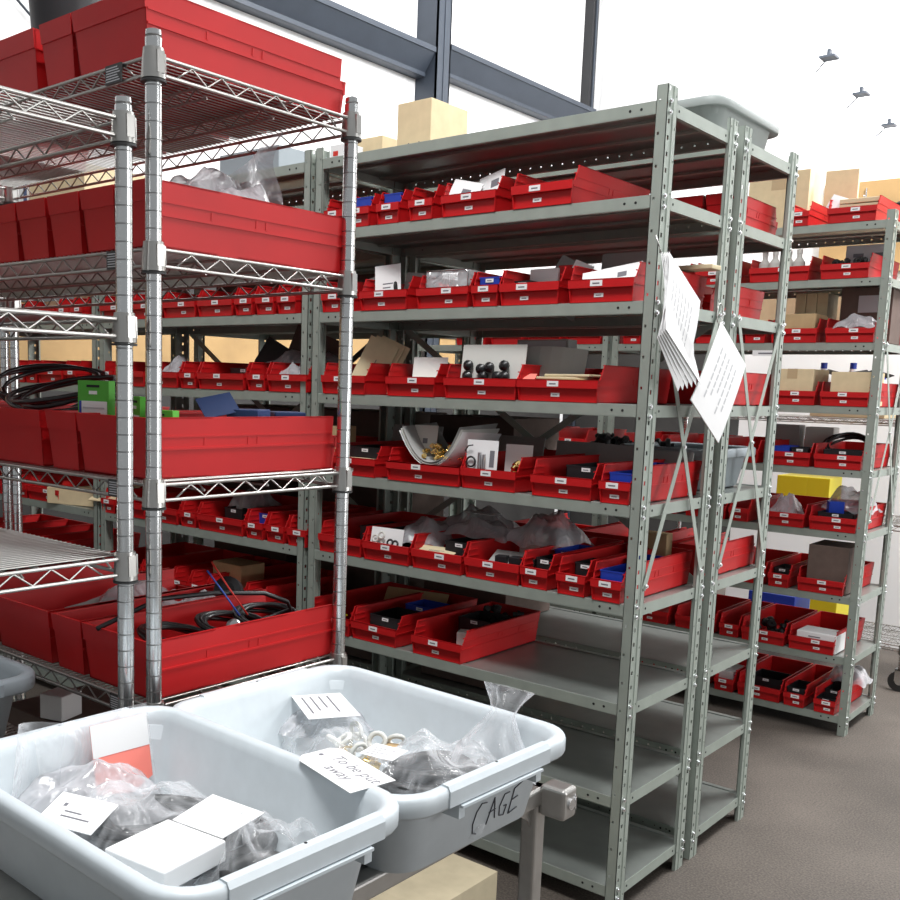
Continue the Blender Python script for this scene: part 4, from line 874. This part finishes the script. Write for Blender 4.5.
# tub 1
hose(.16,-1.60,zb+.014,.112,'long black rubber hose looped low in the nearest tub',sq=.70,rz=.5,seed=8,r=.011,turns=3)
hose(.14,-1.61,zb+.035,.09,'second black hose loop lying on top in the nearest tub',sq=.7,rz=.9,seed=9,r=.007,turns=2)
hose(.33,-1.60,zb+.018,.050,'small black hose coil in the right end of the nearest tub',sq=.9,rz=.3,seed=10,r=.010,turns=2)
bag(.13,-1.62,zb+.010,.27,.225,.105,87,'large clear bag of hoses in the middle of the nearest tub','bag',rz=.25,amp=.5,n=24)
bag(.30,-1.575,zb+.010,.14,.15,.11,88,'clear crumpled bag at the right of the nearest tub, under the tag','bag',rz=.5,amp=.6,n=20)
bag(.025,-1.64,zb+.030,.13,.20,.085,89,'bright clear bag with a white label at the left of the nearest tub','bagw',rz=-.3,amp=.5,n=20)
def leaning(name,w,h,m,loc,rot,label,cat,bend=.01):
    mb,ms=sheet_mesh(w,h,bend,.0008,12,None,m); q=mb.build(name,ms,None,loc); q.rotation_euler=rot; tag(q,label,cat); return q
leaning('plastic_bag',.18,.135,'bag',(.006,-1.60,zb+.012),(-.22,0,PI/2),'flat clear bag leaning on the left end of the nearest tub, around a salmon slip','bag')
mb=MB(); mb.prism([(-.045,0,0),(.01,0,-.010),(.045,0,.006),(.045,0,.095),(-.045,0,.095)],(0,.0008,0)); mb.box((-.045,-.0006,.050),(.045,0,.095),1)
tag(mb.build('salmon_slip',[M['pink'],M['white']],None,(.004,-1.565,zb+.040),(-.20,0,PI/2-.06)),'salmon pink slip in the clear bag leaning in the nearest tub','slip')
card(.115,-1.735,zb+.072,.085,.055,-1.25,.3,m='white',label='white barcoded label lying on the bags, left part of the nearest tub',pr=((-.2,.3,.3,.34),(-.2,.45,.1,.49),(-.3,.6,-.24,.7)))
leaning('plastic_bag',.06,.15,'bag',(.010,-1.715,zb+.012),(-.15,.15,1.3),'narrow clear bag standing up at the left edge of the nearest tub','bag',.02)
r=carton(.25,-1.73,zb+.050,.095,.100,.026,'white','flat white folded carton lying at the front of the nearest tub',name='white_carton',rz=.12)
t=MB(); t.prism([(-.040,.100,.026),(.042,.100,.026),(.055,.160,.040),(-.025,.155,.044)],(0,0,.001)); t.build('flap',M['white'],r)
# ------------------------------------------------------------------ stainless cart
ct=empty('steel_cart',(0,0,0)); tag(ct,'stainless steel cart carrying the two light grey tubs','cart')
X0,X1,Y0,Y1=-.080,.368,-1.87,-1.035
mb=MB(); mb.box((X0+.01,Y0+.01,TZ-.004),(X1-.01,Y1-.01,TZ-.001)); mb.build('deck',M['stain'],ct)
def rail(a,b,w=.026,h=.030,n='rail'):
    q=MB(); a=Vector(a);b=Vector(b)
    if abs(a.x-b.x)<1e-6: q.box((a.x-w/2,min(a.y,b.y),a.z-h),(a.x+w/2,max(a.y,b.y),a.z))
    else: q.box((min(a.x,b.x),a.y-w/2,a.z-h),(max(a.x,b.x),a.y+w/2,a.z))
    o=q.build(n,M['stain'],ct); m=o.modifiers.new('b','BEVEL'); m.width=.005; m.segments=3
rz_=TZ+.004
rail((X1-.013,Y0,rz_),(X1-.013,Y1,rz_)); rail((X0+.013,Y0,rz_),(X0+.013,Y1,rz_)); rail((X0,Y0+.013,rz_),(X1,Y0+.013,rz_)); rail((X0,Y1-.013,rz_),(X1,Y1-.013,rz_))
for px,py in ((X1-.016,Y1-.016),(X0+.016,Y1-.016),(X1-.016,Y0+.016),(X0+.016,Y0+.016)):
    q=MB(); q.box((px-.014,py-.014,.10),(px+.014,py+.014,TZ-.02)); o=q.build('leg',M['stain'],ct); m=o.modifiers.new('b','BEVEL'); m.width=.004; m.segments=2
    sx=1 if px>0 else -1; sy=1 if py>-1.5 else -1
    q=MB(); q.prism([(px,py,TZ-.03),(px,py-sy*.05,TZ-.03),(px,py-sy*.02,TZ-.05),(px,py,TZ-.09)],(sx*.004,0,0)); q.build('gusset',M['stain'],ct)
    q=MB(); q.cyl((px,py-.014,.036),(px,py+.014,.036),.035,20); q.build('caster_wheel',M['tyre'],ct)
    q=MB(); q.box((px-.02,py-.02,.05),(px+.02,py-.016,.10)); q.box((px-.02,py+.016,.05),(px+.02,py+.02,.10)); q.box((px-.022,py-.022,.10),(px+.022,py+.022,.106)); q.build('caster_fork',M['stain'],ct)
    if sy>0:
        q=MB(); q.box((px+(.012 if sx>0 else -.057),py-.006,TZ-.040),(px+(.057 if sx>0 else -.012),py+.032,TZ+.010)); o=q.build('corner_bumper',M['stain'],ct); m=o.modifiers.new('b','BEVEL'); m.width=.006; m.segments=3
        q=MB(); q.cyl((px+sx*.057,py+.013,TZ-.015),(px+sx*.060,py+.013,TZ-.015),.009,16); q.box((px+sx*.057-.001,py+.024,TZ-.027),(px+sx*.059,py+.027,TZ-.003)); q.build('bumper_bolt',M['bolt'],o)
rail((X1-.013,Y0,.19),(X1-.013,Y1,.19)); rail((X0+.013,Y0,.19),(X0+.013,Y1,.19)); rail((X0,Y0+.013,.19),(X1,Y0+.013,.19)); rail((X0,Y1-.013,.19),(X1,Y1-.013,.19))
mb=MB(); mb.box((X0+.02,Y0+.02,.175),(X1-.02,Y1-.02,.178)); mb.build('lower_deck',M['stain'],ct)
# things seen under the cart
cb=MB(); cb.box((-.26,-.17,0),(.16,.12,.17)); cbo=cb.build('cardboard_box',M['kraftm'],None,(-.36,-.40,0)); tag(cbo,'tan cardboard box on the floor behind the cart, in front of the empty shelves','box')
cb=MB(); cb.prism([(-.26,-.17,.17),(.16,-.17,.17),(.19,-.22,.155),(.05,-.25,.15),(-.26,-.25,.15)],(0,0,.003)); cb.build('flap',M['kraftm'],cbo)
mb=MB(); mb.box((-.09,0,0),(.09,.30,.006)); mb.box((-.09,0,.006),(-.06,.30,.0065),1); mb.box((.05,0,.006),(.09,.30,.0065),2)
tag(mb.build('red_folder',[M['red'],M['white'],M['navy']],None,(-.12,-.93,.001),(0,0,.5)),'red folder with a white edge on the floor under the cart','folder')
# ------------------------------------------------------------------ papers on the rack end
def quad_sheet(P,name,m,bow=0.,n=6,t=.0008,mats=None,rows=None):
    mb=MB(); A,B,C_,D_=[Vector(p) for p in P]; nn=(B-A).cross(D_-A).normalized()
    if nn.x<0: nn=-nn
    g=[]
    for i in range(n+1):
        for j in range(n+1):
            u,v=i/n,j/n; p=A*(1-u)*(1-v)+B*u*(1-v)+C_*u*v+D_*(1-u)*v+nn*bow*4*v*(1-v); g.append(p)
    vs=g+[p+nn*t for p in g]; N=(n+1)**2; fs=[]
    for i in range(n):
        for j in range(n):
            a=i*(n+1)+j; fs+=[(a,a+1,a+n+2,a+n+1),(N+a,N+a+n+1,N+a+n+2,N+a+1)]
    for i in range(n):
        for e in ((i,i+1),(n*(n+1)+i,n*(n+1)+i+1),(i*(n+1),(i+1)*(n+1)),(i*(n+1)+n,(i+1)*(n+1)+n)): fs.append((e[0],e[1],N+e[1],N+e[0]))
    mb.add(vs,fs,0,False)
    if rows:
        for (u0,v0,u1,v1,w) in rows:
            def pt(u,v,o): return A*(1-u)*(1-v)+B*u*(1-v)+C_*u*v+D_*(1-u)*v+nn*(bow*4*v*(1-v)+t+o)
            K=6
            for k in range(K):
                ua,ub=u0+(u1-u0)*k/K,u0+(u1-u0)*(k+.8)/K; va,vb=v0+(v1-v0)*k/K,v0+(v1-v0)*(k+.8)/K
                mb.add([pt(ua,va,.0004),pt(ua,vb,.0004),pt(ua+w,vb,.0004),pt(ua+w,va,.0004)],[(0,1,2,3)],1)
    return mb
def ray(px,py,x):   # point on plane X=x seen at a pixel of the photograph's layout (used once, for hanging papers)
    R_=cam.matrix_world.to_3x3(); d_=R_@Vector(((px-358.01)/F,-(py-524.42)/F,-1)); t_=(x-CP.x)/d_.x; return CP+d_*t_
PS=empty('hanging_papers',(.012,0,1.73)); tag(PS,'thick bundle of white papers hanging by one corner from the nearest post','papers')
for k in range(6):
    f=k*.006
    P=[Vector((.016+.004*k,-.034,1.735)),Vector((.030+.006*k,.060+.01*k,1.600+.006*k)),Vector((.060-.002*k,.150-.022*k,1.425-.004*k)),Vector((.075-.004*k,-.105-.0*k,1.548-.004*k))]
    o=quad_sheet(P,'sheet','white',.004+.003*(k%3),6,.0012,rows=[(.15+.1*r,.2,.15+.1*r,.8,.02) for r in range(7)] if k==5 else None).build('sheet',[M['white'],M['inkl']],PS)
    o.matrix_parent_inverse=Matrix.Translation(-Vector(PS.location))
mb=MB(); mb.tube([(.006,-.045,1.775),(.014,-.036,1.745),(.018,-.033,1.733)],.0012,6); o=mb.build('wire_hook',M['chromed'],PS); o.matrix_parent_inverse=Matrix.Translation(-Vector(PS.location))
T_,R__,B_,L_=(.046,.282,1.590),(.050,.464,1.484),(.054,.303,1.272),(.050,.117,1.385)
PL=empty('laminated_sheet',(.012,.28,1.59)); tag(PL,'laminated white sheet hanging from a wire ring on the end of the nearest rack','sheet')
o=quad_sheet([T_,R__,B_,L_],'sheet','white',.003,6,.003,rows=[(.25,.12+.0*r,.25,.7,.05) if False else (.22+.13*r,.2,.22+.13*r,.85-.1*(r%3),.035) for r in range(5)]).build('sheet',[M['white'],M['inkl']],PL); o.matrix_parent_inverse=Matrix.Translation(-Vector(PL.location))
mb=MB(); mb.tube([(.044,.278+.019*math.sin(a),1.612+.026*math.cos(a)) for a in [2*PI*i/18 for i in range(18)]],.0013,6,closed=True); o=mb.build('wire_ring',M['chromed'],PL); o.matrix_parent_inverse=Matrix.Translation(-Vector(PL.location))
# ------------------------------------------------------------------ behind the far rack
wire_rack('chrome wire cart on black casters behind the far rack',-.02,2.93,1.165,.45,1.80,[1.75,1.30,.80,.22],plq=False,casters=True)
tb=empty('tool_board',(-.13,3.825,0)); tag(tb,'plywood tool board hung with black cables behind the far rack','board')
q=MB(); q.box((-.727,0,2.10),(1.1,.02,2.596)); q.build('panel',M['ply'],tb)
for k in range(5):
    q=MB(); q.tube([(-.5+.22*k,0,2.50),(-.5+.22*k,-.04,2.50),(-.5+.22*k,-.045,2.515)],.003); q.cyl((-.5+.22*k,-.004,2.42),(-.5+.22*k,-.004,2.56),.004,6); q.build('hook',M['bolt'],tb)
for k in range(4):
    q=MB(); x0=-.72+.24*k
    for j in range(5): q.tube([(x0+(.30)*i/10,3.80-.006*j,2.47-.012*j+(-.05+.07*abs(math.sin(PI*i/10+.4*j)))) for i in range(11)],.007,6)
    tag(q.build('cable_bundle',M['cable'],None,(.0,0,0)),ORD[k+1]+' from the left of the black cable bundles hung on the plywood board','cable','cable bundles on the board')
carton(-.62,2.98,.80+.006,.15,.2,.19,'yellow','yellow box on the chrome cart behind the far rack, left one',name='yellow_box')
carton(-.49,2.98,.80+.006,.11,.2,.19,'yellow','yellow box on the chrome cart behind the far rack, right one',name='yellow_box')
carton(-.42,3.0,.22+.006,.13,.25,.145,'yellow','yellow box low on the chrome cart behind the far rack',name='yellow_box')
carton(-.68,3.0,.22+.006,.24,.25,.14,'blue','blue box low on the chrome cart behind the far rack',name='blue_box')
carton(-.40,3.02,1.30+.006,.35,.25,.05,'kraftl','flat tan box on the chrome cart behind the far rack',name='cardboard_box')
carton(-.40,2.98,1.75+.006,.24,.3,.20,'kraftl','tan box on the upper chrome shelf behind the far rack',name='cardboard_box')
carton(-.75,2.98,1.75+.006,.40,.3,.28,'kraftl','wide tan box at the left of the upper chrome shelf behind the far rack',name='cardboard_box')
for k in range(3):
    mb=MB(); mb.lathe([(.035,0),(.04,.01),(.04,.12),(.014,.19)],n=16); o=mb.build('spray_bottle',M['white'],None,(-.55+.14*k,3.1,1.356 if k<2 else 1.306)); tag(o,['left','middle','right'][k]+' white bottle with a blue cap behind the far rack','bottle','white bottles behind the far rack')
    q=MB(); q.lathe([(.016,0),(.016,.03)],n=12); q.build('cap',M['blue'],o,(0,0,.19))
# lamp strip and its brackets
mb=MB(); mb.box((-1.30,3.7,3.47),(-1.00,6.4,3.50)); tag(mb.build('light_strip',M['lamp']),'white lit ceiling light strip at the upper right','lamp')
for k,(xx,yy) in enumerate(((-1.03,4.24),(-1.095,5.14),(-1.16,6.09))):
    o=empty('lamp_bracket',(xx,yy,3.43)); tag(o,['nearest','middle','farthest'][k]+' of three small dark brackets under the lit ceiling strip','bracket','dark brackets under the light strip')
    q=MB(); q.box((-.045,-.05,-.014),(.045,.05,.0)); q.box((-.01,-.02,0),(.01,.02,.04)); q.build('plate',M['girt'],o); q=MB(); q.tube([(-.03,.03,-.012),(-.14,.19,-.03)],.005); q.build('rod',M['girt'],o)
# ------------------------------------------------------------------ light
w=bpy.data.worlds.new('world'); S.world=w; w.use_nodes=True; bg=w.node_tree.nodes['Background']; bg.inputs[0].default_value=(.95,.98,1,1); bg.inputs[1].default_value=.38
def area(name,loc,rot,sx,sy,e,col=(1,1,1)):
    l=bpy.data.lights.new(name,'AREA'); l.shape='RECTANGLE'; l.size=sx; l.size_y=sy; l.energy=e; l.color=col
    o=bpy.data.objects.new(name,l); COL.objects.link(o); o.location=loc; o.rotation_euler=rot; return o
def aim(o,t): o.rotation_euler=(Vector(t)-o.location).to_track_quat('-Z','Y').to_euler()
l=area('unseen_overhead_lamp',(.5,-1.6,4.6),(0,0,0),.7,1.6,170); aim(l,(.1,-1.4,0))
l=area('unseen_overhead_lamp',(2.0,1.5,5.2),(0,0,0),1.2,2.4,60); aim(l,(.3,1.2,0))
l=area('unseen_overhead_lamp',(1.0,4.8,5.6),(0,0,0),2,2,330); aim(l,(-1.5,6.6,3.0))  # wall-wash light added to brighten the white back wall
l=area('unseen_overhead_lamp',(1.2,2.9,4.6),(0,0,0),1,1,240); aim(l,(0.2,3.85,.9))  # unseen light added to burn the partition out to white
l=area('daylight_door',(4.6,1.2,1.8),(0,0,0),2.4,2.4,95); aim(l,(0,.5,1.2))
l=area('unseen_overhead_lamp',(-1.8,3.0,5.6),(0,0,0),1.5,3,120); aim(l,(-4,3.6,4.0))  # unseen light added to whiten the left wall
S.view_settings.view_transform='Standard'; S.view_settings.look='None'; S.view_settings.exposure=0.0; S.view_settings.gamma=1; S.view_settings.use_curve_mapping=False
